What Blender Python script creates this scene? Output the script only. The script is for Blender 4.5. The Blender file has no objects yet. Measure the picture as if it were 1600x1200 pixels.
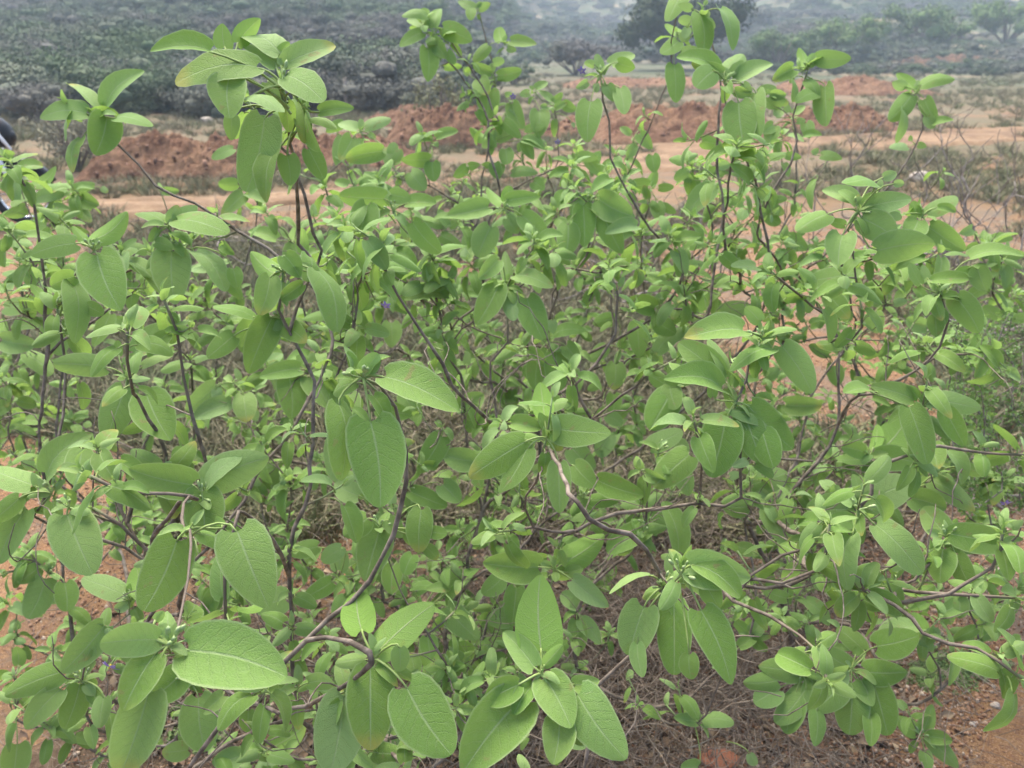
import bpy, math, random
import numpy as np
from mathutils import Vector, Matrix

R = math.radians
random.seed(11)
rng = np.random.default_rng(11)
sc = bpy.context.scene
col = sc.collection

# ---------------------------------------------------------------- camera, sky, sun, exposure
CAM_H = 1.65
PITCH = R(24)
cd = bpy.data.cameras.new('camera')
cam = bpy.data.objects.new('camera', cd)
col.objects.link(cam)
cam.location = (0, 0, CAM_H)
cam.rotation_euler = (R(90) - PITCH, 0, 0)
cd.sensor_width = 36
cd.lens = 27
cd.clip_start = 0.02
cd.clip_end = 3000
cd.dof.use_dof = True
cd.dof.focus_distance = 0.95
cd.dof.aperture_fstop = 8
sc.camera = cam

SUN_EL, SUN_AZ = R(62), R(-25)
w = bpy.data.worlds.new('World'); sc.world = w; w.use_nodes = True
nt = w.node_tree
sky = nt.nodes.new('ShaderNodeTexSky'); sky.sky_type = 'NISHITA'; sky.sun_disc = False
sky.sun_elevation = SUN_EL; sky.sun_rotation = SUN_AZ
sky.air_density = 1.0; sky.dust_density = 4.0; sky.ozone_density = 1.0
nt.nodes['Background'].inputs['Strength'].default_value = 0.13
nt.links.new(sky.outputs[0], nt.nodes['Background'].inputs['Color'])
sl = bpy.data.lights.new('sun', 'SUN'); so = bpy.data.objects.new('sun', sl); col.objects.link(so)
sl.energy = 2.8; sl.angle = R(38); sl.color = (1.0, 0.94, 0.83)
sd = Vector((math.sin(SUN_AZ) * math.cos(SUN_EL), math.cos(SUN_AZ) * math.cos(SUN_EL), math.sin(SUN_EL)))
so.rotation_euler = (-sd).to_track_quat('-Z', 'Y').to_euler()
so.location = (0, 0, 30)
sc.view_settings.view_transform = 'Standard'
sc.view_settings.look = 'None'
sc.view_settings.gamma = 1
sc.view_settings.use_curve_mapping = False
sc.view_settings.exposure = 1.72
sc.render.engine = 'CYCLES'
sc.cycles.use_denoising = True
sc.cycles.max_bounces = 8
sc.cycles.transmission_bounces = 4
sc.cycles.volume_bounces = 1

# ---------------------------------------------------------------- surveyed twigs and leaves
# "tile x y : base_x base_y tip_x tip_y width ; ..."  (survey tiles, 2.963 units per photo pixel)
ROS = """
1 460 550: 490 490 668 328 70; 445 500 315 388 40; 400 525 185 545 75; 495 545 440 718 145; 540 545 708 585 50; 375 640 338 800 50; 395 520 280 478 50; 470 520 478 470 20
1 1310 400: 975 235 695 238 70; 1040 220 1030 108 90; 1100 200 1205 85 90; 1300 250 1110 175 80; 1190 310 810 385 120; 1285 310 1130 200 80; 1320 300 1552 210 100; 1330 350 1500 470 135; 1060 365 1065 550 165; 1480 520 1640 500 60; 1150 450 1310 520 60; 1290 260 1340 195 50; 1300 300 1290 260 25
1 1390 520: 1225 545 1140 890 175; 1385 480 1400 660 85; 1430 490 1485 700 60; 1270 710 1235 940 85; 1330 720 1345 860 100; 1075 540 1070 650 70; 1240 380 1310 500 80; 1430 690 1500 830 90
1 780 1050: 765 1030 630 985 50; 785 1030 825 950 50; 815 1020 915 955 70; 820 1020 1060 1080 90; 720 1120 800 1150 60; 730 1060 690 1120 40
1 435 1160: 430 1110 590 980 80; 410 1130 335 1045 50; 350 1125 140 1180 95; 450 1180 560 1440 200; 455 1150 448 1100 25
1 1350 1120: 1280 1110 1150 1070 60; 1360 1110 1390 1030 60; 1365 1130 1410 1285 180; 1400 1120 1470 1080 50; 1330 1100 1300 1050 30
1 1180 870: 1100 850 1010 850 60; 1130 900 1025 1000 70; 1190 830 1150 800 40; 1150 900 1230 940 50
1 1150 740: 1080 690 980 735 45
1 740 880: 745 880 735 845 18; 755 885 830 885 40
1 1560 620: 1590 570 1510 610 50; 1590 640 1560 770 70
1 150 940: 140 870 0 870 60; 160 860 260 770 50; 130 930 80 850 50; 170 920 300 900 60; 120 960 20 1000 60; 150 900 150 850 30; 60 720 -20 700 40; 90 770 200 770 50
1 370 900: 330 890 440 850 60; 380 920 460 950 90; 300 900 220 850 50; 340 950 420 1030 60; 250 960 320 970 40; 470 870 500 890 35
1 60 1110: 50 1100 215 1040 70; 60 1110 150 1135 50; 20 1060 0 990 50; 70 1100 60 1040 25
2 435 160: 405 75 290 75 45; 410 125 315 90 45; 440 130 465 40 60; 385 150 280 215 60; 480 130 615 190 90; 430 190 500 270 70; 410 225 410 380 85; 500 240 540 295 45; 415 60 375 45 30
2 640 50: 630 40 550 5 45; 610 40 610 95 50; 645 40 700 15 40; 640 30 660 10 25
2 765 200: 750 195 740 125 60; 795 190 915 205 55; 780 220 820 235 50; 690 210 620 285 50; 760 190 775 160 20
2 720 370: 705 340 620 300 50; 735 350 845 325 60; 650 370 690 440 90; 690 425 690 555 110; 600 345 575 310 35; 700 330 720 290 40; 715 290 765 280 40
2 790 470: 800 480 850 600 75; 780 520 820 560 50; 770 440 800 430 30; 760 560 840 640 60
2 710 650: 690 640 605 590 40; 720 640 835 610 60; 860 600 955 585 40; 850 650 955 695 40; 700 660 660 680 50; 712 640 720 600 30
2 910 430: 910 410 965 380 35; 880 430 835 440 40; 900 410 880 400 30; 930 520 920 640 95
2 990 490: 985 470 925 420 35; 990 470 1035 430 35; 1040 480 1100 510 50; 1080 570 1090 590 50; 960 490 930 490 30
2 1210 350: 1180 300 1135 290 60; 1215 310 1190 250 40; 1260 300 1365 250 60; 1290 290 1370 315 75; 1165 470 1150 660 120; 1300 410 1320 530 80; 1150 380 1095 410 40; 1240 400 1270 470 60; 1190 390 1190 430 60
2 1360 650: 1390 620 1450 690 60; 1350 620 1300 590 35; 1370 680 1330 730 50; 1390 600 1410 580 40; 1450 720 1460 800 80; 1370 690 1370 660 40
2 1440 880: 1440 860 1470 790 50; 1430 860 1340 850 70; 1480 870 1550 865 40; 1470 940 1480 1020 90; 1500 950 1560 985 40
2 1150 940: 1250 830 1170 890 60; 1205 925 1355 1000 130; 1130 950 1135 1145 110; 1060 1040 1050 1185 110; 1225 1000 1310 1175 110; 1380 1050 1230 1080 60; 1200 870 1270 830 60; 1160 920 1150 870 40; 1190 960 1290 900 80
2 765 970: 755 940 685 870 45; 775 930 935 910 70; 690 960 500 1000 90; 850 1000 970 1135 100; 780 1010 830 1080 80; 700 1050 640 1190 120; 770 930 790 860 60
2 100 610: 85 600 0 570 50; 120 590 240 550 50; 60 640 0 740 90; 200 700 30 735 90; 100 600 100 550 30; 140 620 170 640 40
2 430 650: 420 640 335 640 40; 450 640 550 605 40; 420 740 285 740 70; 430 750 440 840 80; 425 640 400 620 30
2 250 760: 240 720 260 660 60; 240 760 210 680 60; 260 740 290 690 50; 255 750 255 700 25
2 70 870: 70 850 60 790 40; 90 850 180 795 50; 40 860 -20 840 40; 100 860 220 830 50
2 250 980: 240 900 330 920 110; 210 920 0 905 110; 320 940 450 940 60; 130 950 90 1100 130; 340 1030 470 1170 100; 250 950 270 860 70; 230 940 220 880 50
2 490 1060: 480 1040 370 1010 50; 500 1050 460 970 40; 470 1090 570 1140 60; 600 1090 600 1180 60; 510 1050 560 1010 40
2 300 820: 330 800 400 880 90
2 590 800: 590 770 530 820 50; 600 770 650 760 40; 720 760 740 830 60; 700 770 660 760 30
2 850 740: 770 690 780 760 80; 860 650 900 740 60; 860 640 950 690 40; 800 800 920 800 50; 740 760 735 820 60; 900 840 950 880 70; 840 700 830 660 30
2 1170 760: 1120 750 1100 710 50; 1110 720 1200 730 50; 1150 740 1220 820 60; 1180 750 1210 700 50
3 110 70: 95 60 115 250 95; 190 40 250 235 50; 130 80 140 50 30; 60 40 0 20 40; 120 20 135 0 30; 130 90 170 130 40; 40 130 30 180 60; 60 100 0 90 45; 30 190 30 130 50
3 30 -60: 55 -60 -50 100 75
3 -10 150: 20 160 -60 110 40; 0 190 -80 250 70; -20 300 -15 475 92; 20 180 60 130 40; 10 240 110 250 50
3 215 380: 180 320 -10 265 60; 200 340 60 290 70; 160 330 80 405 110; 215 330 300 250 80; 245 350 300 280 50; 270 370 435 295 75; 280 475 305 695 155; 360 430 375 640 90; 260 420 340 440 50; 220 360 215 310 50; 300 390 340 430 70
3 600 320: 595 300 560 220 50; 640 270 800 270 80; 600 300 640 250 50; 530 320 435 375 75; 530 370 525 470 28; 680 400 685 585 88; 640 430 540 475 60
3 430 440: 370 430 455 405 50; 420 450 510 480 50; 470 490 380 460 50; 430 440 500 440 50
3 525 550: 510 520 500 480 50; 540 530 585 490 35; 450 540 480 500 50; 590 570 610 640 60; 580 630 665 625 30; 440 580 390 620 60; 440 590 420 680 70; 550 560 590 560 40
3 1100 430: 1085 410 1010 340 50; 1125 395 1280 365 45; 1080 440 975 560 90; 1040 510 1005 660 38; 1140 460 1195 560 65; 1180 570 1275 555 35; 1150 540 1180 595 50; 1050 400 990 380 50; 1100 420 1110 370 30
3 1095 665: 1060 680 975 685 38; 1075 650 1075 625 50; 1110 670 1150 680 35
3 830 980: 820 930 665 880 70; 860 960 1080 920 100; 910 850 765 850 50; 950 820 1010 800 50; 860 950 900 890 50; 690 990 545 1070 85; 770 1040 690 1020 45; 760 1090 740 1230 130; 850 1010 1000 1100 160; 920 1160 1190 1130 150; 980 1000 1035 1010 60; 840 950 830 900 20; 930 870 940 830 30; 1000 850 1045 850 40
3 1130 1000: 1110 1000 1085 930 50; 1150 990 1290 910 80; 1110 1020 1050 1115 110; 1160 1050 1330 1160 100; 1200 960 1285 980 35; 1030 990 940 1010 40; 1125 990 1120 920 20
3 400 760: 410 760 325 760 75; 420 730 510 705 40; 380 720 400 680 60; 500 720 570 730 40
3 690 730: 660 720 760 735 42; 620 710 650 690 30
3 640 810: 640 830 620 970 38
3 385 960: 300 940 200 920 50; 380 940 440 880 70; 400 960 490 990 60; 430 930 505 920 40; 310 970 290 1020 60; 370 930 370 880 50; 410 990 470 1040 80
3 160 830: 150 870 35 1000 100; 170 790 100 805 45; 40 790 -20 830 50; 190 770 240 760 50; 60 830 0 800 40
3 325 1020: 325 1035 350 1180 42
3 560 1130: 520 1090 600 1160 60; 540 1110 500 1080 40; 600 1140 640 1160 30
3 1400 1150: 1360 1060 1300 1080 50; 1440 1110 1550 1105 45; 1380 1150 1325 1160 60; 1420 1130 1415 1065 40; 1490 1180 1610 1180 60; 1370 1090 1380 1070 60
4 150 110: 135 100 10 80 50; 165 95 300 30 60; 150 90 155 45 25; 170 110 220 100 40
4 800 -60: 795 -20 810 225 170
4 880 -60: 580 20 750 180 60; 900 -20 1045 165 75; 1080 60 1100 150 110
4 265 240: 345 95 235 140 90; 335 130 345 405 112; 265 240 262 165 26; 400 230 480 270 70; 200 190 140 130 40
4 260 320: 235 325 290 460 115; 510 270 430 420 72; 590 180 650 180 80
4 50 380: 30 370 20 290 35; 80 320 185 330 60; 10 390 170 410 100; 20 240 180 205 75; 60 340 110 320 40
4 180 460: 120 450 240 550 80
4 590 570: 490 515 245 500 105; 620 450 890 350 105; 550 460 545 390 40; 570 490 630 475 40; 660 510 800 460 40; 580 610 485 870 145; 680 645 790 855 185; 600 480 630 450 40
4 1080 590: 1000 600 860 715 100; 1070 680 895 750 85; 1130 645 1145 768 135; 1110 570 1090 520 30; 1000 620 1020 680 80
4 1310 70: 1270 80 1160 -20 100; 1250 100 1200 275 115; 1470 70 1560 350 100; 1320 0 1390 100 130; 1400 130 1300 200 70; 1440 60 1400 30 30
4 1300 290: 1260 285 1150 545 142; 1170 280 985 235 50; 1080 370 960 470 95; 1300 320 1420 400 100
4 1430 540: 1390 520 1200 560 82; 1340 560 1350 755 132; 1440 560 1530 710 125; 1450 490 1440 440 50; 1490 540 1600 560 80; 1420 500 1370 460 70
4 1190 790: 1180 760 1190 705 30; 1215 800 1290 820 40; 1180 800 1170 770 30; 1240 960 1265 1085 85
4 935 1120: 890 1060 595 985 160; 950 1050 1245 930 180; 955 1060 1120 930 60; 935 1090 945 1320 225; 900 1100 850 1050 50; 930 1080 930 1020 25
4 240 1100: 220 1010 430 820 105; 150 1060 -60 975 115; 165 1060 150 1000 30; 380 895 345 1060 120; 90 1120 -60 1240 90; 200 1080 180 1030 30
4 75 750: 115 760 25 795 50; 120 760 220 770 50; 75 750 80 700 30; 0 830 50 800 50
4 540 1160: 530 1170 595 1110 50; 520 1180 540 1140 40
4 1390 870: 1430 990 1460 1085 92; 1370 780 1455 790 58
4 1590 640: 1560 685 1555 840 100; 1560 840 1560 1045 112; 1620 640 1640 760 100
5 110 565: 145 765 190 1165 255; 215 560 555 720 160; 70 570 -20 570 30; 80 540 40 440 50; 60 560 20 415 35; 110 540 180 450 90; 0 690 10 1040 120; 130 540 140 480 40
5 100 400: 90 390 150 285 80; 90 405 0 415 20; 240 310 240 425 102
5 770 150: 740 130 635 320 115; 790 110 765 -20 60; 735 20 645 105 80; 815 90 990 145 70; 790 180 810 300 90; 870 195 945 390 130; 770 130 820 70 50
5 445 380: 440 350 420 280 40; 480 330 605 265 70; 410 345 340 320 40; 440 360 460 310 30; 520 370 600 380 70
5 490 200: 500 190 300 205 60; 400 120 490 150 70; 380 130 290 180 60
5 970 400: 930 440 910 620 95; 1005 440 1015 625 112; 1050 415 1110 490 75; 990 365 1145 345 50; 985 300 990 360 60; 960 400 930 400 50
5 580 720: 600 760 690 740 110; 570 720 560 640 40; 580 700 670 640 120; 590 500 595 440 38; 450 400 540 560 110; 560 600 610 520 60
5 480 800: 475 835 365 1005 115
5 960 845: 950 740 930 585 100; 960 790 925 725 50; 1000 800 1260 820 150; 860 860 600 1025 160; 870 890 750 1090 110; 1015 960 1020 1190 110; 965 830 975 780 25
5 1230 620: 1270 640 1270 730 95; 1240 740 1310 780 70; 1200 600 1150 620 40
5 1560 600: 1540 630 1440 805 150; 1510 595 1435 550 100; 1520 550 1680 540 110; 1530 600 1560 710 100
5 1200 860: 1250 830 1200 930 130; 1080 890 1185 990 110
5 1300 430: 1280 500 1270 620 105; 1380 310 1390 470 95; 1235 420 1155 485 70; 1275 290 1175 315 70; 1300 420 1320 370 40; 1310 420 1350 400 50
5 1480 230: 1460 240 1330 205 95; 1530 280 1620 220 90; 1470 445 1610 330 70; 1480 220 1480 170 40; 1470 300 1560 360 110
5 1130 1120: 1090 970 1190 1070 110; 1200 1040 1410 1110 110; 1130 1120 1100 1180 100; 1160 1130 1300 1120 70; 1140 1090 1150 1040 30
5 330 1070: 270 1000 280 900 80; 480 1060 560 1140 120; 620 950 475 915 110; 330 1090 500 1160 80; 90 1110 -20 1050 110
5 320 690: 180 705 345 735 95; 300 640 375 775 92
5 840 1100: 870 1065 775 1080 82; 900 1000 990 970 60; 640 1020 660 1080 90
5 1480 900: 1440 880 1590 810 95; 1620 920 1455 1070 140
6 620 170: 615 120 560 60 50; 615 130 640 60 80; 640 110 850 70 95; 600 190 600 265 70; 360 50 245 50 50; 370 70 435 60 60; 700 180 790 290 90
6 130 260: 130 250 120 142 98; 80 270 -30 240 75; 200 260 340 235 85; 110 290 60 300 50
6 385 380: 300 345 25 378 105; 375 300 310 235 90; 480 415 620 635 130; 435 430 240 535 75; 400 470 400 550 32; 385 340 380 290 18; 400 340 420 300 18; 420 360 550 340 30
6 265 680: 200 615 -70 570 105; 195 560 0 400 130; 225 560 140 385 55; 215 775 150 1025 190; 330 700 530 895 155; 300 710 385 955 135; 390 810 440 980 130; 160 650 150 590 60; 250 600 270 540 60
6 960 220: 940 210 835 150 82; 690 170 800 300 90; 905 270 920 358 85; 980 200 960 160 25; 1000 220 1060 210 40
6 1130 700: 1090 665 890 600 85; 1180 660 1400 705 95; 1110 660 1055 600 50; 1235 710 1325 880 95; 1070 700 1150 965 125; 870 600 815 560 60; 890 625 765 635 45; 1130 670 1150 620 25
6 700 465: 695 455 605 410 55; 730 455 862 415 55; 720 510 735 602 78; 860 640 770 620 40; 900 660 980 695 30
6 885 930: 860 910 755 885 80; 920 930 1115 960 120; 900 890 920 780 50; 850 860 795 830 60; 885 960 905 1050 85; 950 890 1060 750 165; 850 940 730 940 60
6 830 1160: 800 1170 590 1170 160; 860 1140 1100 1040 170; 840 1130 810 1010 55; 700 1150 740 1060 120; 870 1120 960 1100 60
6 1220 190: 1285 190 1395 355 120; 1175 115 1345 105 50; 1120 130 1070 30 50; 1180 190 1220 300 60; 1190 280 1195 375 90; 1350 10 1600 0 45; 1385 60 1425 165 92; 1150 100 1130 40 40; 1290 80 1400 100 40
6 1520 300: 1520 280 1500 225 65; 1550 290 1650 290 50; 1480 280 1410 230 60; 1525 290 1560 240 50
6 1090 310: 1150 330 1055 290 75
6 1390 540: 1380 500 1260 430 40; 1420 540 1535 515 45; 1410 545 1495 590 80; 1395 500 1345 450 50; 1380 560 1370 480 30
6 345 1120: 345 1055 505 1000 135; 320 1160 200 1150 120; 370 1090 420 1130 60; 240 1020 290 1010 50
6 600 700: 500 690 665 690 92
6 1000 520: 1060 480 1010 440 50; 1030 490 1040 525 50; 1060 450 1110 480 40
6 1200 1000: 1175 1040 1375 1180 92; 1245 900 1310 1060 62; 1170 880 1200 990 120; 1320 980 1420 1010 60; 1110 1060 1160 950 60; 1080 1120 1240 1170 120
6 20 900: 0 980 50 1110 92; 0 860 40 930 92
7 320 -20: 310 10 430 290 205
7 100 -30: 120 -10 -10 240 125
7 880 80: 820 130 665 460 210; 1100 90 1245 445 240; 1030 60 1000 20 40
7 1060 345: 1320 400 1150 440 135; 1050 345 930 495 105; 1040 340 1020 290 60; 980 360 960 490 80
7 600 410: 575 385 380 305 105; 590 430 530 450 60; 640 370 630 250 110; 600 390 600 330 30
7 225 280: 200 240 45 195 95; 210 310 130 495 125; 175 260 80 330 110; 300 330 310 460 100; 230 260 250 230 30
7 780 620: 730 590 462 608 150; 715 660 570 920 155; 870 640 1330 765 290; 690 830 560 1210 205; 805 600 815 510 32; 760 590 765 535 28; 660 600 560 680 110; 720 500 760 460 120
7 480 540: 485 525 285 745 140
7 380 780: 285 740 20 850 125; 280 820 118 1005 115; 370 800 300 1005 122; 480 860 460 1000 80; 380 770 390 730 40; 400 800 440 850 80
7 75 960: 80 1075 60 1240 215; 60 880 100 870 60
7 850 760: 850 740 690 880 150; 920 860 950 1110 170; 1035 850 940 935 75; 1150 920 1145 1020 92; 870 1100 750 1110 130; 860 780 940 760 60; 1090 880 1200 860 60
7 1200 1090: 1260 1090 1415 985 115; 1110 1130 980 1160 110; 1200 1100 1260 1150 80; 1200 1080 1190 1040 40
7 1560 300: 1470 160 1330 185 82; 1580 170 1490 230 95; 1535 325 1400 400 85; 1600 400 1540 490 120; 1570 270 1590 160 90
7 1610 830: 1595 850 1530 1210 230
8 160 680: 105 550 80 370 225; 185 640 440 425 155; 160 690 140 560 28; 145 725 145 1105 218; 315 815 520 1125 260; 280 630 280 740 140; 110 650 70 640 25
8 380 440: 480 330 585 275 90; 340 200 300 290 105; 500 440 650 590 115; 410 580 420 690 95; 340 350 440 350 40; 250 250 240 380 95; 500 350 400 360 50
8 190 70: 190 75 120 322 160; 380 -10 370 190 122; 130 30 20 110 140; 230 40 290 120 110; 400 160 455 220 60; 420 90 500 100 90
8 1000 270: 920 255 665 235 152; 1040 235 1228 105 135; 1080 315 1248 440 95; 1000 240 998 170 26; 1060 280 1130 260 90; 980 250 930 230 40
8 935 750: 935 640 930 290 220; 905 720 760 555 115; 950 710 1035 615 62; 960 775 1075 1000 175; 845 865 570 1210 250; 1105 845 1330 1145 210; 1090 800 1205 780 85; 830 800 680 880 125; 1020 960 990 1170 160; 1090 1000 1130 1080 85; 935 740 930 680 28
8 1500 350: 1410 440 1340 665 172; 1550 410 1550 755 155; 1440 290 1250 380 28; 1380 610 1405 765 75; 1530 280 1520 200 40
8 1575 230: 1570 185 1500 -50 95; 1600 240 1690 180 60
8 1420 60: 1430 80 1240 190 105; 1440 60 1380 40 50
8 1100 460: 1100 500 1115 650 92; 1120 500 1210 610 75; 1120 430 1025 380 95; 1100 460 1080 400 50
8 640 640: 750 310 660 380 105; 790 490 685 500 95; 660 740 555 600 115; 570 690 450 700 115; 820 350 800 530 105; 590 720 570 730 50; 700 750 780 720 60
8 330 760: 260 960 270 1135 115; 350 740 330 650 80; 430 700 380 600 90; 560 900 600 950 120; 400 800 500 830 80
9 10 290: 50 250 335 305 175; 80 245 288 395 100; 105 455 245 800 165; 50 660 60 775 135; 130 340 190 450 140; 0 260 -10 190 30; 20 260 60 150 40
9 400 -50: 400 -10 512 168 92; 340 180 260 155 75
9 830 -10: 800 110 785 365 105; 840 60 845 150 52; 915 60 1130 285 122
9 640 250: 635 240 555 205 70; 650 240 690 160 60; 710 160 715 250 50; 640 280 650 365 55; 560 330 510 330 50
9 1240 120: 1235 100 1130 -20 120; 1260 100 1545 150 135; 1225 170 1210 330 125; 1285 200 1375 380 95; 1200 100 1150 90 90; 1240 130 1420 170 90; 1250 90 1290 30 40
9 550 390: 500 400 380 355 62; 590 410 700 525 65; 700 350 810 400 90; 560 370 520 310 50
9 800 730: 795 720 650 620 105; 860 640 735 535 90; 870 740 1058 740 122; 920 620 1115 570 140; 800 790 790 1032 152; 900 780 970 1035 145; 850 790 900 900 110; 760 780 610 930 135; 640 920 630 1085 75; 890 940 890 1085 75; 820 660 830 620 30
9 570 750: 575 740 370 715 115; 460 780 300 790 95; 460 820 350 885 115; 540 860 500 1028 122; 590 820 450 980 110; 620 620 600 570 35; 580 700 590 650 80; 600 760 680 760 40; 620 790 600 930 90
9 1130 570: 1130 560 1080 465 85; 1130 590 1180 645 85; 1150 560 1215 560 60; 1080 620 1050 590 60; 1110 540 920 620 80
9 1340 405: 1300 390 1300 492 78; 1350 410 1450 490 70; 1290 430 1200 470 80
9 1390 595: 1370 580 1255 545 55; 1420 570 1495 530 82; 1590 600 1510 660 85; 1400 580 1420 490 70; 1460 680 1500 760 30
9 330 570: 320 560 250 495 52; 340 560 400 500 75; 350 580 430 575 45; 340 590 415 640 50; 320 540 330 490 50
9 1120 1035: 1100 1020 1005 945 95; 1130 1020 1175 890 68; 1160 1040 1268 1060 65; 1160 1045 1295 1185 80; 1140 1110 1160 1200 60
9 95 970: 80 970 -20 950 55; 110 970 258 975 62; 92 960 85 905 32; 90 1180 10 1180 75; 330 1120 355 1175 52
"""
# procedural twigs: tile: x y leafsize ...
PRO = """
1: 60 780 130, 250 890 110, 330 860 110, 20 1050 150, 280 1010 130, 560 1160 150, 700 1170 150, 1500 850 110, 1450 1000 110, 1230 980 100, 1560 1000 130, 1480 1140 140
2: 560 1010 110, 640 880 100, 880 920 110, 1000 980 120, 1060 850 110, 960 790 90, 1090 670 90, 1280 720 100, 1340 800 100, 1400 1060 130, 1530 1090 130, 900 1100 130, 1000 1150 130, 250 1130 130, 150 1180 130, 400 1150 140, 660 1140 120, 30 1050 130, 180 830 110, 520 890 100, 330 970 120, 1190 1080 120, 1260 880 110, 1080 760 100, 830 1000 110
3: 200 900 110, 100 880 110, 260 1080 110, 150 1110 120, 480 1110 110, 640 1140 100, 940 1150 120, 60 1000 120, 250 760 90, 330 850 100, 60 760 110, 20 1120 130, 720 1170 120, 480 620 90, 280 560 90, 1210 1170 130, 1080 1190 130, 560 980 90, 1500 1190 120
4: 100 620 90, 200 690 80, 300 590 70, 330 760 80, 560 980 90, 880 930 110, 930 690 90, 760 600 90, 880 480 110, 1050 310 120, 960 240 100, 830 310 100, 700 240 90, 1000 560 100, 1260 840 90, 1080 770 90, 1330 700 100, 1150 1020 100, 1330 1030 130, 1480 950 120, 1550 580 140, 1480 440 130, 1420 310 120, 1550 260 130, 680 1090 90, 700 1170 90, 0 560 120, 40 480 120, 70 920 100, 480 300 90, 620 60 120, 700 -20 120, 980 60 120, 1180 620 90, 1240 520 110, 30 160 140, 250 20 130, 90 20 130, 1230 390 110
5: 300 100 110, 200 180 110, 560 160 100, 620 300 100, 520 340 100, 700 330 90, 760 500 80, 640 460 90, 830 580 80, 860 460 80, 1060 270 90, 1150 240 80, 1100 320 80, 1000 650 70, 800 710 80, 700 750 70, 240 880 100, 560 1010 100, 700 1060 100, 940 1010 90, 960 1090 90, 1300 790 90, 1360 660 80, 1440 340 90, 1230 1140 100, 1400 1160 110, 1540 1090 110, 200 1150 110, 60 210 130, 60 70 150, 150 10 140, 380 210 110, 440 30 120, 600 30 120, 900 40 100, 1400 60 100, 1540 100 110, 1240 30 100, 320 460 90, 880 660 70, 1120 550 60, 1380 780 90, 660 900 100, 750 600 80, 520 500 90, 1560 300 110, 1400 430 90, 680 160 100, 20 330 120, 1190 120 80, 1100 60 80
6: 460 100 100, 540 140 90, 300 70 110, 60 60 120, 160 130 110, 470 640 90, 590 620 90, 640 830 80, 620 950 90, 770 760 90, 820 840 90, 1100 400 90, 1150 450 90, 1000 430 80, 920 580 80, 1280 790 100, 1340 970 100, 1430 1010 100, 1330 450 90, 1430 340 100, 1250 340 90, 1100 110 120, 980 100 110, 880 60 120, 760 30 120, 30 180 120, 60 330 110, 480 200 80, 700 220 80, 820 480 80, 1010 640 80, 700 640 70, 560 760 90, 420 1010 100, 560 1070 100, 470 520 80, 1380 800 90, 1520 1030 100, 1560 180 90, 1460 120 100, 1250 620 90, 960 1110 120, 440 1150 110
7: 130 170 100, 50 580 80, 240 640 90, 900 240 90, 930 310 90, 1100 420 100, 1350 650 90, 1430 490 90, 1520 570 110, 1540 660 100, 1530 760 100, 1450 770 100, 880 920 110, 1000 1090 110, 1170 1160 110, 1320 1120 110, 1480 1150 110, 330 1030 100, 230 990 100, 400 940 100, 1420 250 90, 1250 120 90, 1330 60 90, 560 60 90, 700 30 90, 30 420 110, 330 520 80, 500 690 80, 1180 700 90, 1320 830 90, 480 1130 100, 1490 930 90, 1250 560 80, 640 120 70, 1080 560 90, 60 760 90
8: 100 200 110, 60 310 110, 560 340 100, 620 440 95, 720 440 95, 660 570 100, 500 710 95, 620 650 95, 430 770 95, 600 800 95, 740 720 80, 320 870 100, 540 910 100, 1060 690 80, 830 740 90, 420 270 90, 300 400 90, 470 560 100, 700 560 90, 280 30 110, 560 80 90, 720 100 90, 1300 40 90, 1180 330 90, 1250 560 70, 1100 720 80, 400 950 90, 660 880 90, 1040 1060 90, 700 650 90, 580 560 90, 800 620 100, 340 560 100, 1320 170 80, 1080 30 90
9: 200 180 90, 480 120 100, 560 60 100, 700 70 90, 1060 200 100, 1180 400 90, 1420 300 80, 1500 230 90, 1540 90 90, 480 480 80, 700 620 90, 1040 430 80, 1480 420 80, 1580 350 90, 980 330 80, 600 500 80, 300 430 80, 240 470 70, 1250 420 80, 1480 40 90
"""
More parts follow.
